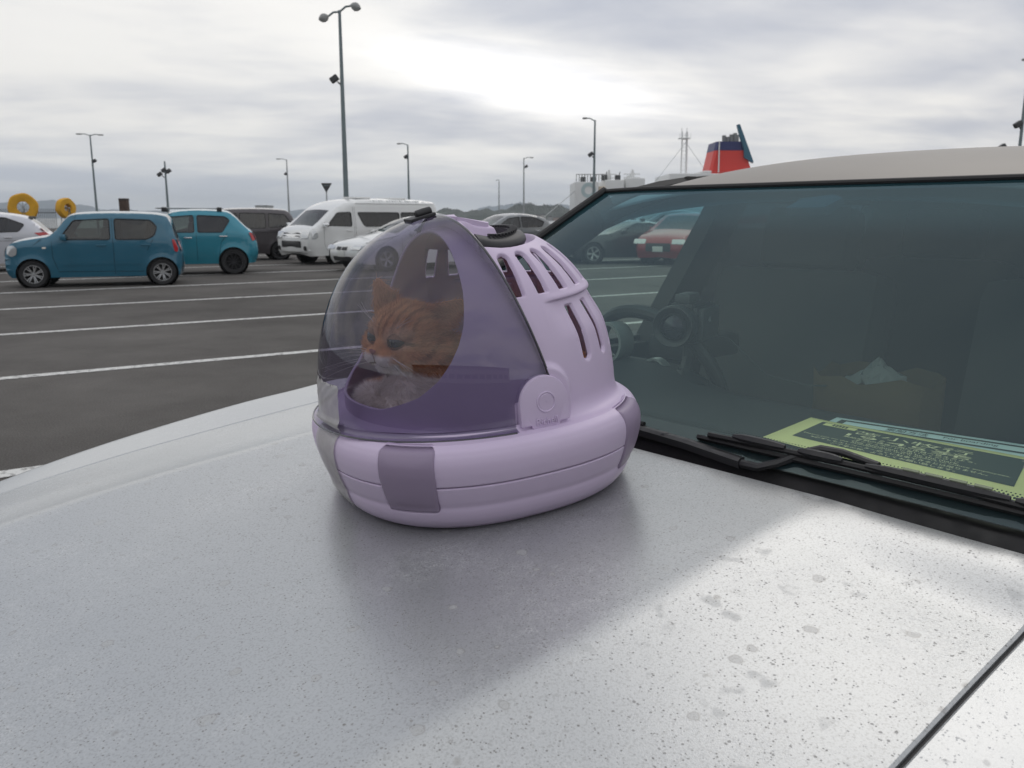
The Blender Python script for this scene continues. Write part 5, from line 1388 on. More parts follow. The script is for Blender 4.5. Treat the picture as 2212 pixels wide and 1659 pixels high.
def slot_sdf(thd, z, r):
    d = np.full(thd.shape, 9.0)
    for c in USLOT:
        q = wrapd(thd - c) * PI / 180 * r; p = (z - .2815) * 1.35; hw, hh = .0092, .0335
        b = box_sdf(q, p, hw, hh, .002); cap = np.hypot(q, np.maximum(p - (hh - hw), 0)) - hw
        d = np.minimum(d, np.where(p > hh - hw, cap, b))
    for c in LSLOT:
        q = wrapd(thd - c) * PI / 180 * r; p = (z - .2015) * 1.06; hw, hh = .0090, .0375
        b = box_sdf(q, p, hw, hh, .002); cap = np.hypot(q, np.minimum(p + (hh - hw), 0)) - hw
        d = np.minimum(d, np.where(p < -(hh - hw), cap, b))
    return d

def carrier():
    root = empty('pet_carrier', mat=KM); tag(root, 'lilac plastic dome pet carrier with smoked visor standing on the bonnet', 'pet carrier')
    N = 1000; th = np.linspace(0, 2 * PI, N, endpoint=False); thd = np.degrees(th); br = base_r(th)
    # tray
    zz = np.concatenate([np.interp(np.linspace(0, 1, 60), np.linspace(0, 1, 12), [-.0125, -.0122, -.0115, -.008, -.001, .009, .020, .0265, .031, .036, .045, .0548]), [.0553, .0555]])
    kk = base_k(zz); kk[-2] -= .006; kk[-1] -= .018
    R = br[:, None] * kk[None]; Zg = np.broadcast_to(zz, R.shape); T = np.broadcast_to(thd[:, None], R.shape)
    cs = clip_sdf(T, Zg, R); R = R - .0060 * sst(.0010, -.0010, cs)
    P = np.stack([R * np.cos(th)[:, None], R * np.sin(th)[:, None], Zg], -1)
    cen = np.stack([P[:, 0] * np.array([.02, .02, 1])], 1); P = np.concatenate([cen, P], 1)
    grid('tray', P, LILAC, root, closed=True)
    # upper shell with ledge and slotted dome
    z1 = np.concatenate([[.0565, .0567], np.interp(np.linspace(0, 1, 50), np.linspace(0, 1, 7), [.0574, .070, .083, .091, .0975, .1018, .1035])])
    k1 = base_k(z1); k1[0] -= .018; k1[1] -= .006
    R1 = br[:, None] * k1[None]; Z1 = np.broadcast_to(z1, R1.shape).copy()
    zj = .128; rj = dome_r(th, np.full(N, zj)); ra = R1[:, -1]
    s = np.linspace(0, 1, 26)[1:]
    R2 = ra[:, None] + (rj - ra)[:, None] * (1 - (1 - s) ** 1.7)[None]; Z2 = np.broadcast_to(.1035 + .002 * s + (zj - .1055) * s ** 3.4, R2.shape).copy()
    c_ = np.cos(th); A, B, h = dome_par(c_)
    ph0 = np.arcsin(((zj - DZ0) / (h - DZ0)) ** (DM / 2)); f = np.linspace(0, 1, 241)[1:]
    PH = ph0[:, None] + (PI / 2 - ph0)[:, None] * f[None]
    Z3 = DZ0 + (h - DZ0)[:, None] * np.sin(PH) ** (2 / DM)
    rd = 1 / np.sqrt((c_ / A) ** 2 + (np.sin(th) / B) ** 2); R3 = rd[:, None] * np.maximum(np.cos(PH), 0) ** (2 / DM)
    R = np.concatenate([R1, R2, R3], 1); Z = np.concatenate([Z1, Z2, Z3], 1); T = np.broadcast_to(thd[:, None], R.shape)
    cs = clip_sdf(T, Z, R); R = R - np.where(Z < .112, .0060 * sst(.0010, -.0010, cs), 0)
    X, Y = R * np.cos(th)[:, None], R * np.sin(th)[:, None]
    # step under the upper slots
    dth = np.abs(wrapd(T - 180)); lip = sst(75.5, 64, dth) * sst(.2468, .2440, Z) * sst(.196, .238, Z)
    ridge = sst(76, 66, dth) * np.exp(-((Z - .2500) / .0035) ** 2)
    sd_ = slot_sdf(T, Z, R); slot = sst(.0012, -.0036, sd_)
    dr = -.0052 * lip + .0014 * ridge - .0045 * slot
    # flat boss behind each side tab
    xx = X + .017
    boss = sst(.006, -.003, box_sdf(xx, Z - .135, .0405, .040, .034)) * (np.abs(Y) > .14)
    ytab = .1885 - .07 * (Z - .107)
    ynew = np.sign(Y) * (np.abs(Y) + (ytab - np.abs(Y)).clip(-.02, .02) * boss * (Z > .104))
    g_ = 1 + dr / np.maximum(R, .03); X, Y = X * g_, np.where(boss > .01, ynew, Y * g_)
    Z = Z + (-.003 * slot) * (Z > .25)
    # pocket for the folded handle
    ell = (np.hypot((X - .004) / .108, Y / .104) - 1) * .10
    deck = np.maximum(np.abs(Y) - .050, -.034 - X)
    pk = np.maximum(np.maximum(ell, -deck), X - .013)
    Z = Z - np.where(Z > .29, .0150 * sst(.0015, -.0045, pk), 0)
    g = np.maximum(X - seam_x(Z), .1115 - Z)              # the visor's opening
    g = np.where((X > seam_x(Z)) & (Z > .1115), np.minimum(X - seam_x(Z), (Z - .1115)), -np.minimum(9, np.maximum(seam_x(Z) - X, .1115 - Z)))
    hole = -(sd_ + .0025)
    g = np.maximum(g, hole)
    shell = grid('upper_shell', np.stack([X, Y, Z], -1), LILAC, root, closed=True, keep=g); solid(shell, .003)
    # visor and inner front: domes cut along the raked seam
    def dome_grid(Af, Ar, Bd, hf, m, nt, nf, zl=.1085):
        t = np.linspace(rad(-128), rad(128), nt); c, s_ = np.cos(t), np.sin(t); A_ = np.where(c > 0, Af, Ar); hh = hf - .006 + .006 * np.tanh(c * 4)
        p0 = np.arcsin(((zl - DZ0) / (hh - DZ0)) ** (m / 2)); PHs = p0[:, None] + (PI / 2 - p0)[:, None] * np.linspace(0, 1, nf)[None]
        zz_ = DZ0 + (hh - DZ0)[:, None] * np.sin(PHs) ** (2 / m); q = np.maximum(np.cos(PHs), 0) ** (2 / m) / np.sqrt((c / A_) ** 2 + (s_ / Bd) ** 2)[:, None]
        return np.stack([q * c[:, None], q * s_[:, None], zz_], -1)
    def seam_curve(Af, Ar, Bd, hf, m, n=60, zl=.117):
        def yy(z):
            x = seam_x(z); hh = hf - .006 + .006 * np.tanh(x * 20); rho = max(0, 1 - min(1, (z - DZ0) / (hh - DZ0)) ** m) ** (1 / m)
            return rho * rho - (x / (Af if x > 0 else Ar)) ** 2
        a_, b_ = .3, .37
        for _ in range(60):
            md = (a_ + b_) / 2
            if yy(md) > 0: a_ = md
            else: b_ = md
        zs_ = zl + (a_ - zl) * np.sin(np.linspace(0, PI / 2, n)); half = [(seam_x(z), Bd * math.sqrt(max(0, yy(z))), z) for z in zs_]
        return np.array(half + [(x, -y, z) for x, y, z in half[-2::-1]])
    VP = (.2045, .211, .1885, .3560, DM); IP = (.168, .190, .1830, .3380, 2.2)
    V = dome_grid(*VP, 520, 150)
    n0 = V[:, 0].copy(); d0 = n0.copy(); d0[:, 2] = 0; d0 /= (np.linalg.norm(d0, axis=1)[:, None] + 1e-9)
    fl1 = n0 + d0 * .004; fl1[:, 2] -= .0020; fl2 = n0 + d0 * .0085; fl2[:, 2] -= .0036
    Vf = np.concatenate([fl2[:, None], fl1[:, None], V], 1)
    vz = grid('visor', Vf, VISOR, root, keep=np.maximum(seam_x(Vf[..., 2]) - Vf[..., 0], np.where((Vf[..., 2] < .140), .0205 - Vf[..., 0], -1)))
    rimm = pmat('visor_edge', (.055, .052, .062), .25, coat=.6)
    b = MB(); b.tube(seam_curve(*VP), .0016, 8); b.build('visor_rim', rimm, vz)
    b = MB(); b.tube(fl2[(fl2[:, 0] > .022)], .0012, 8); b.build('visor_rim', rimm, vz)
    I = dome_grid(*IP, 620, 220, .104)
    xo = np.interp(I[..., 2], [.117, .1265, .129, .131, .15, .17, .19, .21, .23, .25, .27, .30, .34], [.40, .30, .158, .150, .117, .096, .081, .069, .060, .054, .049, .044, .036])
    gi = np.maximum(np.where(I[..., 2] < .1275, -.01, I[..., 0] - xo), seam_x(I[..., 2]) - I[..., 0])
    inner = grid('inner_front', I, LILAC, root, keep=gi); solid(inner, .004)
    grid('seam_web', np.stack([seam_curve(*IP, n=90, zl=.11), seam_curve(.2005, .207, .184, .352, DM, n=90, zl=.11)], 0), LILAC, root)
    # lilac gutter between the inner front and the visor's foot
    tg = np.linspace(rad(-112), rad(112), 160); rO = dome_r(tg, np.full(160, .119)) - .001
    cI, sI = np.cos(tg), np.sin(tg); rI = .992 / np.sqrt((cI / np.where(cI > 0, .168, .190)) ** 2 + (sI / .183) ** 2)
    fr_ = np.linspace(0, 1, 10); Rg = rI[:, None] + (rO - rI)[:, None] * fr_[None]; Zg_ = .1075 + .0035 * (2 * fr_ - 1) ** 2
    grid('gutter', np.stack([Rg * cI[:, None], Rg * sI[:, None], np.broadcast_to(Zg_, Rg.shape)], -1), LILAC, root)
    # cushion floor inside
    rr = np.linspace(.02, 1, 12); P = np.stack([np.outer(br * .93, rr) * np.cos(th)[:, None], np.outer(br * .93, rr) * np.sin(th)[:, None], np.broadcast_to(.048 + .012 * rr ** 4, (N, 12))], -1)
    grid('floor_pad', P[::8], pmat('grey_mat', (.14, .12, .15), .9, bump=.3, bscale=300), root, closed=True)
    # clips
    for c in CLIPS:
        zc = np.linspace(.0215, .1018, 36); dd = np.linspace(-1, 1, 26)
        ZZ = np.broadcast_to(zc[None], (26, 36)).copy(); hwv = (.0332 - .05 * (.0635 - zc).clip(0)) / .2
        TT = rad(c) + dd[:, None] * hwv[None]
        rr_ = base_r(TT) * base_k(ZZ)
        ed = np.minimum(np.minimum((1 - np.abs(dd))[:, None] * .0335, (ZZ - .0215)), (.1018 - ZZ))
        off = .0020 - .0058 * sst(.0030, 0, ed) ** 1.5 + .0014 * sst(.0, .02, ed)
        rr_ = rr_ + off
        cp = grid('clip', np.stack([rr_ * np.cos(TT), rr_ * np.sin(TT), ZZ], -1), PURPLE, root); solid(cp, .003)
    # side tabs with ring and raised name
    for s in (1, -1):
        hw = .0328; cz = .1335; cx = -.017
        pl = [(cx + hw * math.cos(a), cz + hw * math.sin(a)) for a in np.linspace(0, PI, 30)] + [(cx - hw, .1085), (cx - .0195, .1085), (cx - .018, .1038), (cx + .018, .1038), (cx + .0195, .1085), (cx + hw, .1085)]
        pl = np.array(round_poly(pl, .0015, 3)); ctr = np.array([cx, .132])
        def yo(z): return .1938 - .07 * (z - .107)
        inset = ctr + (pl - ctr) * .955; mid = ctr + (pl - ctr) * .985
        n = len(pl); vs = [(x, s * (yo(z) - .011), z) for x, z in pl] + [(x, s * (yo(z) - .0018), z) for x, z in pl] + [(x, s * (yo(z) - .0004), z) for x, z in mid] + [(x, s * yo(z), z) for x, z in inset]
        fs = [tuple((r_ * n + i, r_ * n + (i + 1) % n, (r_ + 1) * n + (i + 1) % n, (r_ + 1) * n + i)) for r_ in range(3) for i in range(n)]
        fs.append(tuple(3 * n + i for i in range(n)))
        if s > 0: fs = [f_[::-1] for f_ in fs]
        tb = obj('side_tab', vs, fs, LILAC, root, True, rad(25))
        b = MB(); b.tube([(cx - .002 + .0118 * math.cos(a), s * (yo(.1345 + .0118 * math.sin(a)) + .0001), .1345 + .0118 * math.sin(a)) for a in np.linspace(0, 2 * PI, 40, endpoint=False)], .0011, 8, closed=True); b.build('ring', LILAC, tb)
        b = MB(); b.lathe([(.001, .0006), (.0095, .0006), (.0104, -.0004)], 32, 'y'); o = b.build('button', LILAC, tb); o.location = (cx - .002, s * yo(.1345), .1345); o.scale = (1, s, 1)
        lettering('Richell', lambda x, y, z: Vector((cx - .001 - s * x, s * (yo(  .1118 + y) + z),   .1118 + y)), .0285, .0080, LILAC, tb, extrude=.0016)
    # black folded handle in its pocket
    b = MB(); vs = []; fs = []; n = 60
    for i, a in enumerate(np.linspace(rad(84), rad(276), n)):
        ex, ey = math.cos(a), math.sin(a); cx, cy = .000 + .080 * ex, .086 * ey
        nx, ny = ex / math.hypot(ex, ey), ey / math.hypot(ex, ey)
        z = float(dome_z(np.array(cx), np.array(cy))) - .0062
        w = .0110; hgt = .0085
        sec = [(-w, -hgt), (-w, .003), (-w * .7, .0055), (w * .55, .0045), (w * .92, .001), (w, -.004), (w * .8, -hgt)]
        for (u, v) in sec: vs.append((cx + nx * u, cy + ny * u, z + v - u * .25))
        if i:
            for k in range(7): fs.append(((i - 1) * 7 + k, (i - 1) * 7 + (k + 1) % 7, i * 7 + (k + 1) % 7, i * 7 + k))
    fs += [tuple(range(7)), tuple((n - 1) * 7 + k for k in range(6, -1, -1))]
    b.add(vs, fs); hd = b.build('handle', BLK, root, True, rad(40))
    rb = MB()
    for a in np.linspace(rad(100), rad(260), 34):
        ex, ey = math.cos(a), math.sin(a); cx, cy = .075 * ex, .081 * ey; z = float(dome_z(np.array(cx), np.array(cy))) + .0004
        rb.box((cx, cy, z), (.0052, .0014, .0016), .0006, Matrix.Rotation(a, 4, 'Z'))
    rb.build('grip_ribs', BLK, hd)
    # deck plate over the handle's root
    b = MB(); pts = [(.016, -.046), (.016, .046), (-.026, .046), (-.030, .040), (-.030, -.040), (-.026, -.046)]
    def dz_(x, y): return float(dome_z(np.array(x), np.array(y)))
    b.prism(pts, lambda x, y: (x, y, dz_(x, y) + .0050), lambda x, y: (x, y, dz_(x, y) - .004)); b.build('handle_deck', LILAC, root, True, rad(30))
    # black catch on top of the visor
    cx, cy = .050, .004; z = float(dome_z(np.array(cx), np.array(cy), .004)); sl = math.atan2(float(dome_z(np.array(cx - .01), np.array(cy), .004) - dome_z(np.array(cx + .01), np.array(cy), .004)), .02)
    m_ = Matrix.Rotation(sl, 4, 'Y')
    b = MB(); b.box((cx, cy, z + .001), (.0175, .0150, .0020), .0012, m_); ct = b.build('visor_catch', BLK, root)
    b = MB(); a0 = m_ @ Vector((.006, .003, .0055)); a1 = m_ @ Vector((-.0165, .003, .0055)); b.tube([Vector((cx, cy, z)) + a0 + (a1 - a0) * t for t in (0, .06, .5, .94, 1)], [.0035, .0052, .0056, .0052, .0035], 14); b.build('catch_grip', BLK, ct)
    # tape strip holding the visor down
    TT = np.radians(np.linspace(-4.5, 15.5, 30))
    rows = []
    for z_ in np.linspace(.004, .1030, 22): rows.append((base_r(TT) * base_k(z_) + .0016, np.full(30, z_)))
    for z_ in np.linspace(.1125, .166, 18): rows.append((dome_r(TT, np.full(30, z_), .004) + .0010 + .004 * max(0, (.119 - z_) / .0065), np.full(30, z_)))
    RR = np.stack([r_ for r_, _ in rows], 1); ZZ = np.stack([z_ for _, z_ in rows], 1)
    rnd = np.random.default_rng(3)
    wv = .0006 * np.sin(np.degrees(TT)[:, None] * 1.1 + 9 * np.sin(ZZ * 60)) * sst(.11, .16, ZZ); RR = RR + wv + .0006
    ZZ = ZZ.copy(); ZZ[:, -1] += rnd.normal(0, .0008, 30) - .02 * (TT - TT[0]) / (TT[-1] - TT[0]) * .45; ZZ[:, 0] += rnd.normal(0, .0006, 30)
    m, Nn, Lk = new_mat('matt_tape'); Nn.remove(Nn['Principled BSDF'])
    t_ = Nn.new('ShaderNodeBsdfTransparent'); t_.inputs[0].default_value = (.9, .9, .9, 1); d_ = Nn.new('ShaderNodeBsdfDiffuse'); d_.inputs[0].default_value = (.60, .59, .57, 1)
    g2 = Nn.new('ShaderNodeBsdfGlossy'); g2.inputs['Roughness'].default_value = .3
    ck = Nn.new('ShaderNodeTexNoise'); ck.inputs['Scale'].default_value = 60; tc = Nn.new('ShaderNodeTexCoord'); Lk.new(tc.outputs['Object'], ck.inputs['Vector'])
    mr = Nn.new('ShaderNodeMapRange'); mr.inputs['To Min'].default_value = .42; mr.inputs['To Max'].default_value = .74; Lk.new(ck.outputs[0], mr.inputs[0])
    mx = Nn.new('ShaderNodeMixShader'); Lk.new(mr.outputs[0], mx.inputs[0]); Lk.new(t_.outputs[0], mx.inputs[1]); Lk.new(d_.outputs[0], mx.inputs[2])
    mx2 = Nn.new('ShaderNodeMixShader'); mx2.inputs[0].default_value = .06; Lk.new(mx.outputs[0], mx2.inputs[1]); Lk.new(g2.outputs[0], mx2.inputs[2]); Lk.new(mx2.outputs[0], Nn['Material Output'].inputs[0])
    tp = grid('tape_strip', np.stack([RR * np.cos(TT)[:, None], RR * np.sin(TT)[:, None], ZZ], -1), m, root)
    tp['label'] = 'translucent white tape strip holding the visor to the base'
    return root
carrier()

# ------------------------------------------------------------------ cat inside the carrier
def cat():
    HEAD = Matrix.Translation((.080, -.010, .197)) @ Matrix.Rotation(rad(27), 4, 'Z') @ Matrix.Rotation(rad(-1), 4, 'Y') @ Matrix.Rotation(rad(-9), 4, 'X') @ Matrix.Scale(1.06, 4)
    bm = bmesh.new()
    def ball(c, r, frame=None, rot=None, sub=3):
        M_ = (frame or Matrix()) @ Matrix.Translation(c) @ (rot or Matrix()) @ Matrix.Diagonal((*r, 1.0))
        bmesh.ops.create_icosphere(bm, subdivisions=sub, radius=1.0, matrix=M_)
    H = HEAD
    ball((-.004, 0, .004), (.044, .047, .041), H); ball((.012, 0, .012), (.034, .036, .028), H)
    for s in (1, -1):
        ball((.008, s * .027, -.013), (.030, .026, .026), H); ball((.0415, s * .0095, -.0160), (.0165, .0130, .0120), H)
        ball((.026, s * .019, .014), (.014, .016, .010), H); ball((.024, s * .022, -.006), (.018, .014, .012), H)
        ball((-.012, s * .036, -.020), (.030, .022, .030), H)
    ball((.036, 0, -.001), (.021, .0105, .0115), H, Matrix.Rotation(rad(24), 4, 'Y')); ball((.0455, 0, -.009), (.0125, .0085, .0085), H)
    ball((.034, 0, -.029), (.014, .012, .010), H); ball((.020, 0, -.028), (.022, .022, .016), H)
    # ears: folded triangular cups
    def ear(base, tip, side, w, thick, fwd):
        base, tip = Vector(base), Vector(tip); ax = (tip - base); sd = Vector(side).normalized(); fw = Vector(fwd).normalized()
        rings = 9; vs = []
        for i in range(rings):
            t = i / (rings - 1); c = base + ax * t; ww = w * (1 - t) ** .72 + .0022; tt = thick * (1 - .6 * t)
            ring = []
            for k in range(12):
                a = 2 * PI * k / 12; u, v = math.cos(a), math.sin(a)
                cup = -.42 * ww * u * u * (1 - .3 * t)
                ring.append(bm.verts.new(H @ (c + sd * (u * ww) + fw * (v * tt - cup - .006))))
            vs.append(ring)
        for i in range(rings - 1):
            for k in range(12): bm.faces.new((vs[i][k], vs[i][(k + 1) % 12], vs[i + 1][(k + 1) % 12], vs[i + 1][k]))
        bm.faces.new(vs[0][::-1]); bm.faces.new(vs[-1])
    ear((-.010, .030, .026), (-.034, .060, .056), (.50, -.62, .45), .0235, .0055, (.80, .55, .12))
    ear((-.002, -.028, .028), (.010, -.052, .070), (.42, -.80, -.35), .0210, .0055, (.86, -.45, .1))
    # neck, chest, body, fore leg, haunch in the carrier's axes
    ball((.048, -.008, .152), (.060, .062, .050)); ball((.060, .005, .118), (.066, .070, .045)); ball((-.045, -.012, .118), (.125, .105, .068)); ball((-.10, .03, .11), (.075, .085, .060))
    ball((.108, .040, .112), (.030, .060, .020), None, Matrix.Rotation(rad(20), 4, 'Z')); ball((.122, -.030, .113), (.026, .046, .019), None, Matrix.Rotation(rad(-12), 4, 'Z')); ball((.090, .010, .130), (.034, .052, .030)); ball((.108, -.070, .104), (.034, .050, .024), None, Matrix.Rotation(rad(-30), 4, 'Z'))
    me = bpy.data.meshes.new('tmp'); bm.to_mesh(me); bm.free()
    o = bpy.data.objects.new('tmp', me); col.objects.link(o)
    r = o.modifiers.new('r', 'REMESH'); r.mode = 'VOXEL'; r.voxel_size = .0023; r.use_smooth_shade = True
    s = o.modifiers.new('s', 'SMOOTH'); s.factor = .5; s.iterations = 5
    dg = bpy.context.evaluated_depsgraph_get(); body = bpy.data.meshes.new_from_object(o.evaluated_get(dg)); bpy.data.objects.remove(o)
    nv = len(body.vertices); V = np.empty(nv * 3); body.vertices.foreach_get('co', V); V = V.reshape(-1, 3)
    Nn = np.empty(nv * 3); body.vertices.foreach_get('normal', Nn); Nn = Nn.reshape(-1, 3)
    HI = np.array(HEAD.inverted())
    def headco(P): return P @ HI[:3, :3].T + HI[:3, 3]
    def colour(P):
        h = headco(P); x, y, z = h.T; ay = np.abs(y)
        org = np.array([.76, .37, .145]); dark = np.array([.29, .105, .034]); cream = np.array([.85, .62, .42]); white = np.array([.94, .87, .77]); pink = np.array([.60, .27, .19])
        n = P.shape[0]; c = np.tile(org, (n, 1))
        def mix(c, col_, f): return c + (col_ - c) * np.clip(f, 0, 1)[:, None]
        # forehead stripes running back, cheek stripes
        fore = sst(.004, .018, z) * (x > -.045)
        st = sst(.15, .75, np.sin(ay * 620 + 1.4 * np.sin(x * 120))) * fore * sst(.045, .03, ay); c = mix(c, dark, st * .62)
        ch = sst(.25, .8, np.sin((z * .95 + x * .55) * 430 + 1)) * sst(.020, .032, ay) * sst(.016, .0, z) * sst(.036, .02, x); c = mix(c, dark, ch * .6)
        bodyst = sst(.2, .8, np.sin(P[:, 0] * 150 + 2 * np.sin(P[:, 1] * 40))) * (P[:, 0] < .02); c = mix(c, dark, bodyst * .5)
        # pale patches round the eyes, muzzle, chin, chest and paws
        for s_ in (1, -1):
            d = np.sqrt(((x - .034) / .016) ** 2 + ((y - s_ * .0195) / .016) ** 2 + ((z - .0105) / .014) ** 2); c = mix(c, cream, sst(1.4, .8, d) * .55)
            d = np.sqrt((x - .0365) ** 2 + (y - s_ * .0178) ** 2 + (z - .0055) ** 2); c = mix(c, np.array([.07, .035, .02]), sst(.0118, .0098, d) * .9)
            line = sst(.0022, .0010, np.abs(z - .0045 + (ay - .026) * .10)) * sst(.026, .030, ay) * sst(.044, .034, ay) * (np.sign(y) == s_); c = mix(c, dark * .55, line * .9)
        mz = sst(-.0085, -.0135, z) * sst(.024, .033, x) * sst(.024, .018, ay); c = mix(c, white, mz)
        c = mix(c, white, sst(-.026, -.034, z) * sst(-.02, .01, x) * (P[:, 0] > .02))
        wh = sst(.128, .112, P[:, 2] + .25 * (P[:, 0] - .10)) * sst(.055, .085, P[:, 0]); c = mix(c, white, wh)
        c = mix(c, white * .9, sst(.030, .05, P[:, 0] - .55 * (P[:, 2] - .10)) * sst(.165, .140, P[:, 2]) * sst(.06, .02, np.abs(P[:, 1] + .005)))
        # inner ears
        for tip in (np.array([-.022, .045, .042]), np.array([-.001, -.036, .054])):
            d = np.linalg.norm(h - tip, axis=1); c = mix(c, pink, sst(.028, .016, d) * .35 * (Nn_dot > .2 if False else 1))
        # mouth line, nose bridge
        ml = sst(.0018, .0006, np.abs(z + .0215 + ay * .30)) * (x > .034) * (ay < .014); c = mix(c, np.array([.12, .04, .03]), ml)
        ml2 = sst(.0011, .0004, ay) * (x > .045) * (z > -.022) * (z < -.010); c = mix(c, np.array([.25, .07, .06]), ml2)
        return c
    Nn_dot = 0
    C = colour(V)
    at = body.color_attributes.new('coat', 'FLOAT_COLOR', 'POINT')
    at.data.foreach_set('color', np.concatenate([C, np.ones((nv, 1))], 1).reshape(-1))
    m, N, Lk = new_mat('tabby_fur'); b = N['Principled BSDF']; a_ = N.new('ShaderNodeVertexColor'); a_.layer_name = 'coat'; Lk.new(a_.outputs[0], b.inputs['Base Color']); b.inputs['Roughness'].default_value = .75; b.inputs['Specular IOR Level'].default_value = .2
    base = KM @ Matrix.Translation((0, 0, .06)); off = np.array([0, 0, .06])
    root = empty('cat', mat=base); tag(root, 'ginger tabby cat with white chest looking out through the smoked visor', 'cat')
    V2 = V - off; body.vertices.foreach_set('co', V2.reshape(-1)); body.update(); body.name = 'body'
    body.materials.clear(); bo = from_mesh('body', body, m, root); body.polygons.foreach_set('use_smooth', [True] * len(body.polygons))
    # fur strands
    rng = np.random.default_rng(11)
    body.calc_loop_triangles(); nt = len(body.loop_triangles); tri = np.empty(nt * 3, int); body.loop_triangles.foreach_get('vertices', tri); tri = tri.reshape(-1, 3)
    area = np.linalg.norm(np.cross(V[tri[:, 1]] - V[tri[:, 0]], V[tri[:, 2]] - V[tri[:, 0]]), axis=1)
    cent = V[tri].mean(1); wgt = area * np.where(cent[:, 0] > .0, 1.0, .25) * np.where(cent[:, 2] > .09, 1, .2)
    K = 90000; pick = rng.choice(nt, K, p=wgt / wgt.sum()); u = rng.random((K, 2)); fl = u.sum(1) > 1; u[fl] = 1 - u[fl]
    t = tri[pick]; w = np.stack([1 - u.sum(1), u[:, 0], u[:, 1]], 1)
    P = (V[t] * w[..., None]).sum(1); Nm = (Nn[t] * w[..., None]).sum(1); Nm /= np.linalg.norm(Nm, axis=1)[:, None] + 1e-9
    h = headco(P); nose = np.array(HEAD @ Vector((.055, 0, -.006)))
    flow = P - nose; down = np.array([-.35, 0, -1.0]); ish = sst(.07, .045, np.linalg.norm(h * np.array([1, 1, 1]), axis=1))
    flow = flow / (np.linalg.norm(flow, axis=1)[:, None] + 1e-9) * (.25 + ish)[:, None] + down * (1 - ish)[:, None] * .8
    flow -= Nm * (flow * Nm).sum(1)[:, None]; flow /= np.linalg.norm(flow, axis=1)[:, None] + 1e-9
    flow += rng.normal(0, .28, flow.shape); dirv = flow + Nm * .26; dirv /= np.linalg.norm(dirv, axis=1)[:, None]
    dn = np.linalg.norm(P - nose, axis=1)
    ln = (.0026 + .0058 * sst(.012, .06, dn) + .006 * sst(.06, .11, dn)) * rng.uniform(.6, 1.25, K)
    eyeok = np.ones(K, bool)
    for s_ in (1, -1): eyeok &= np.sqrt((h[:, 0] - .0375) ** 2 + (h[:, 1] - s_ * .0178) ** 2 + (h[:, 2] - .0055) ** 2) > .0112
    eyeok &= np.linalg.norm(h - np.array([.0575, 0, -.0075]), axis=1) > .0075
    ln = np.where(eyeok, ln, .0002)
    sd_ = np.cross(dirv, Nm); sd_ /= np.linalg.norm(sd_, axis=1)[:, None] + 1e-9; wd = .00034 * rng.uniform(.7, 1.3, K)
    A = P - sd_ * wd[:, None] - Nm * .0004; B = P + sd_ * wd[:, None] - Nm * .0004; D = P + dirv * ln[:, None]
    VV = np.stack([A, B, D], 1).reshape(-1, 3) - off
    me = bpy.data.meshes.new('fur'); me.vertices.add(3 * K); me.vertices.foreach_set('co', VV.reshape(-1)); me.loops.add(3 * K); me.loops.foreach_set('vertex_index', np.arange(3 * K, dtype=np.int32))
    me.polygons.add(K); me.polygons.foreach_set('loop_start', np.arange(0, 3 * K, 3, dtype=np.int32)); me.polygons.foreach_set('loop_total', np.full(K, 3, np.int32)); me.update(calc_edges=True)
    cc = colour(P) * rng.uniform(.72, 1.28, (K, 1)); at = me.color_attributes.new('coat', 'FLOAT_COLOR', 'POINT')
    at.data.foreach_set('color', np.concatenate([np.repeat(np.clip(cc, 0, 1), 3, 0), np.ones((3 * K, 1))], 1).reshape(-1))
    me.materials.append(m); tag(link(bpy.data.objects.new('fur', me), root), kind='stuff')
    # eyes, nose, whiskers
    LH = Matrix.Translation((0, 0, -.06)) @ HEAD
    iris = pmat('cat_iris', (.085, .092, .062), .12, coat=1.0, var=.3, vscale=400); pup = pmat('cat_pupil', (.004, .004, .004), .05, coat=1.0)
    for s_ in (1, -1):
        b = MB(); b.lathe([(.0110 * math.sin(a) + 1e-5, .0110 * math.cos(a)) for a in np.linspace(0, PI, 22)], 28, 'x'); e = b.build('eye', iris, root)
        e.matrix_local = LH @ Matrix.Translation((.0342, s_ * .0178, .0052)) @ Matrix.Rotation(s_ * rad(16), 4, 'Z')
        b = MB(); pts = [(.0028 * math.cos(a), .0072 * math.sin(a)) for a in np.linspace(0, 2 * PI, 24, endpoint=False)]
        vs = [(math.sqrt(.0111 ** 2 - p * p - q * q) + .00005, p, q) for p, q in pts] + [(.0112, 0, 0)]; b.add(vs, [(i, (i + 1) % 24, 24) for i in range(24)]); b.build('pupil', pup, e)
        # lids that leave a slanted almond
        lid = MB(); R = .0117
        for up in (1, -1):
            vs = []; fs = []; na = 16; nb = 5
            for i in range(na + 1):
                az = rad(-80 + 160 * i / na); op = rad(27 if up > 0 else 25) * (1 - (abs(az) / rad(82)) ** 2.2)
                for j in range(nb + 1):
                    el = up * (op + (rad(88) - op) * j / nb) + .10 * math.sin(az) * s_
                    vs.append((R * math.cos(el) * math.cos(az), R * math.cos(el) * math.sin(az), R * math.sin(el)))
                if i:
                    for j in range(nb): fs.append(((i - 1) * (nb + 1) + j, i * (nb + 1) + j, i * (nb + 1) + j + 1, (i - 1) * (nb + 1) + j + 1))
            lid.add(vs, fs)
        lo = lid.build('eyelid', pmat('eyelid_skin', (.34, .19, .10), .7), e)
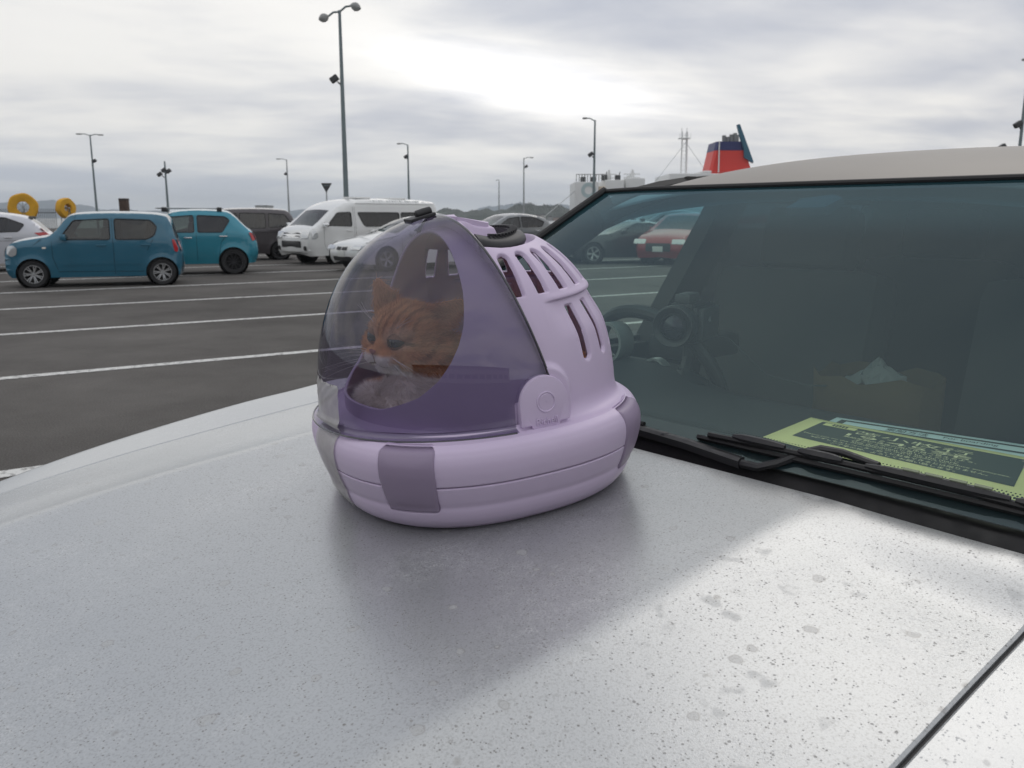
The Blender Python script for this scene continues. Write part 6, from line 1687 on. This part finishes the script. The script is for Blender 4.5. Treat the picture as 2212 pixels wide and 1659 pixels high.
    b = MB(); b.add([(.0005, -.0062, .0032), (.0005, .0062, .0032), (.0022, 0, .0042), (.0030, -.0030, -.0005), (.0030, .0030, -.0005), (.0016, -.0052, .0005), (.0016, .0052, .0005), (.0012, 0, -.0048), (.0034, 0, .0010)],
        [(0, 2, 8), (2, 1, 8), (0, 8, 3), (1, 4, 8), (0, 3, 5), (1, 6, 4), (3, 8, 7), (8, 4, 7), (5, 3, 7), (4, 6, 7)])
    no = b.build('nose', pmat('cat_nose', (.42, .13, .11), .45), root, True, None); no.matrix_local = LH @ Matrix.Translation((.0568, 0, -.0075)); md = no.modifiers.new('s', 'SUBSURF'); md.levels = md.render_levels = 2
    wk = pmat('whisker', (.75, .72, .68), .5)
    rr = random.Random(2)
    for s_ in (1, -1):
        for k in range(7):
            p0 = Vector((.044 - .002 * (k % 3), s_ * (.015 + .001 * (k % 2)), -.012 - .0022 * k)); ln_ = rr.uniform(.045, .075)
            dv = Vector((.15 + rr.uniform(-.2, .3), s_ * 1.0, .18 - .10 * k + rr.uniform(-.06, .06))).normalized()
            q = [LH @ (p0 + dv * ln_ * t + Vector((0, 0, -.010 * t * t))) for t in (0, .3, .6, 1)]
            b = MB(); b.tube(q, [.00032, .00028, .00022, .0001], 4); b.build('whisker', wk, root)
        for k in range(3):
            p0 = Vector((.036, s_ * .016, .018 + .001 * k)); dv = Vector((.4, s_ * (.6 + .3 * k), .9)).normalized()
            q = [LH @ (p0 + dv * .04 * t + Vector((-.008 * t * t, 0, -.004 * t * t))) for t in (0, .4, .7, 1)]
            b = MB(); b.tube(q, [.00025, .0002, .00016, .0001], 4); b.build('whisker', wk, root)
cat()

# ------------------------------------------------------------------ thin sea haze over the whole place
def haze():
    b = MB(); b.box((-800, 1500, 34), (3600, 1750, 38))
    o = b.build('haze', None, None, False); tag(o, 'thin pale sea haze over the car park and hills', 'haze', kind='stuff')
    m, N, Lk = new_mat('haze_air'); N.remove(N['Principled BSDF'])
    v = N.new('ShaderNodeVolumePrincipled'); v.inputs['Color'].default_value = (.80, .86, .92, 1); v.inputs['Density'].default_value = .0003; v.inputs['Anisotropy'].default_value = .2
    Lk.new(v.outputs[0], N['Material Output'].inputs['Volume']); o.data.materials.append(m)
haze()
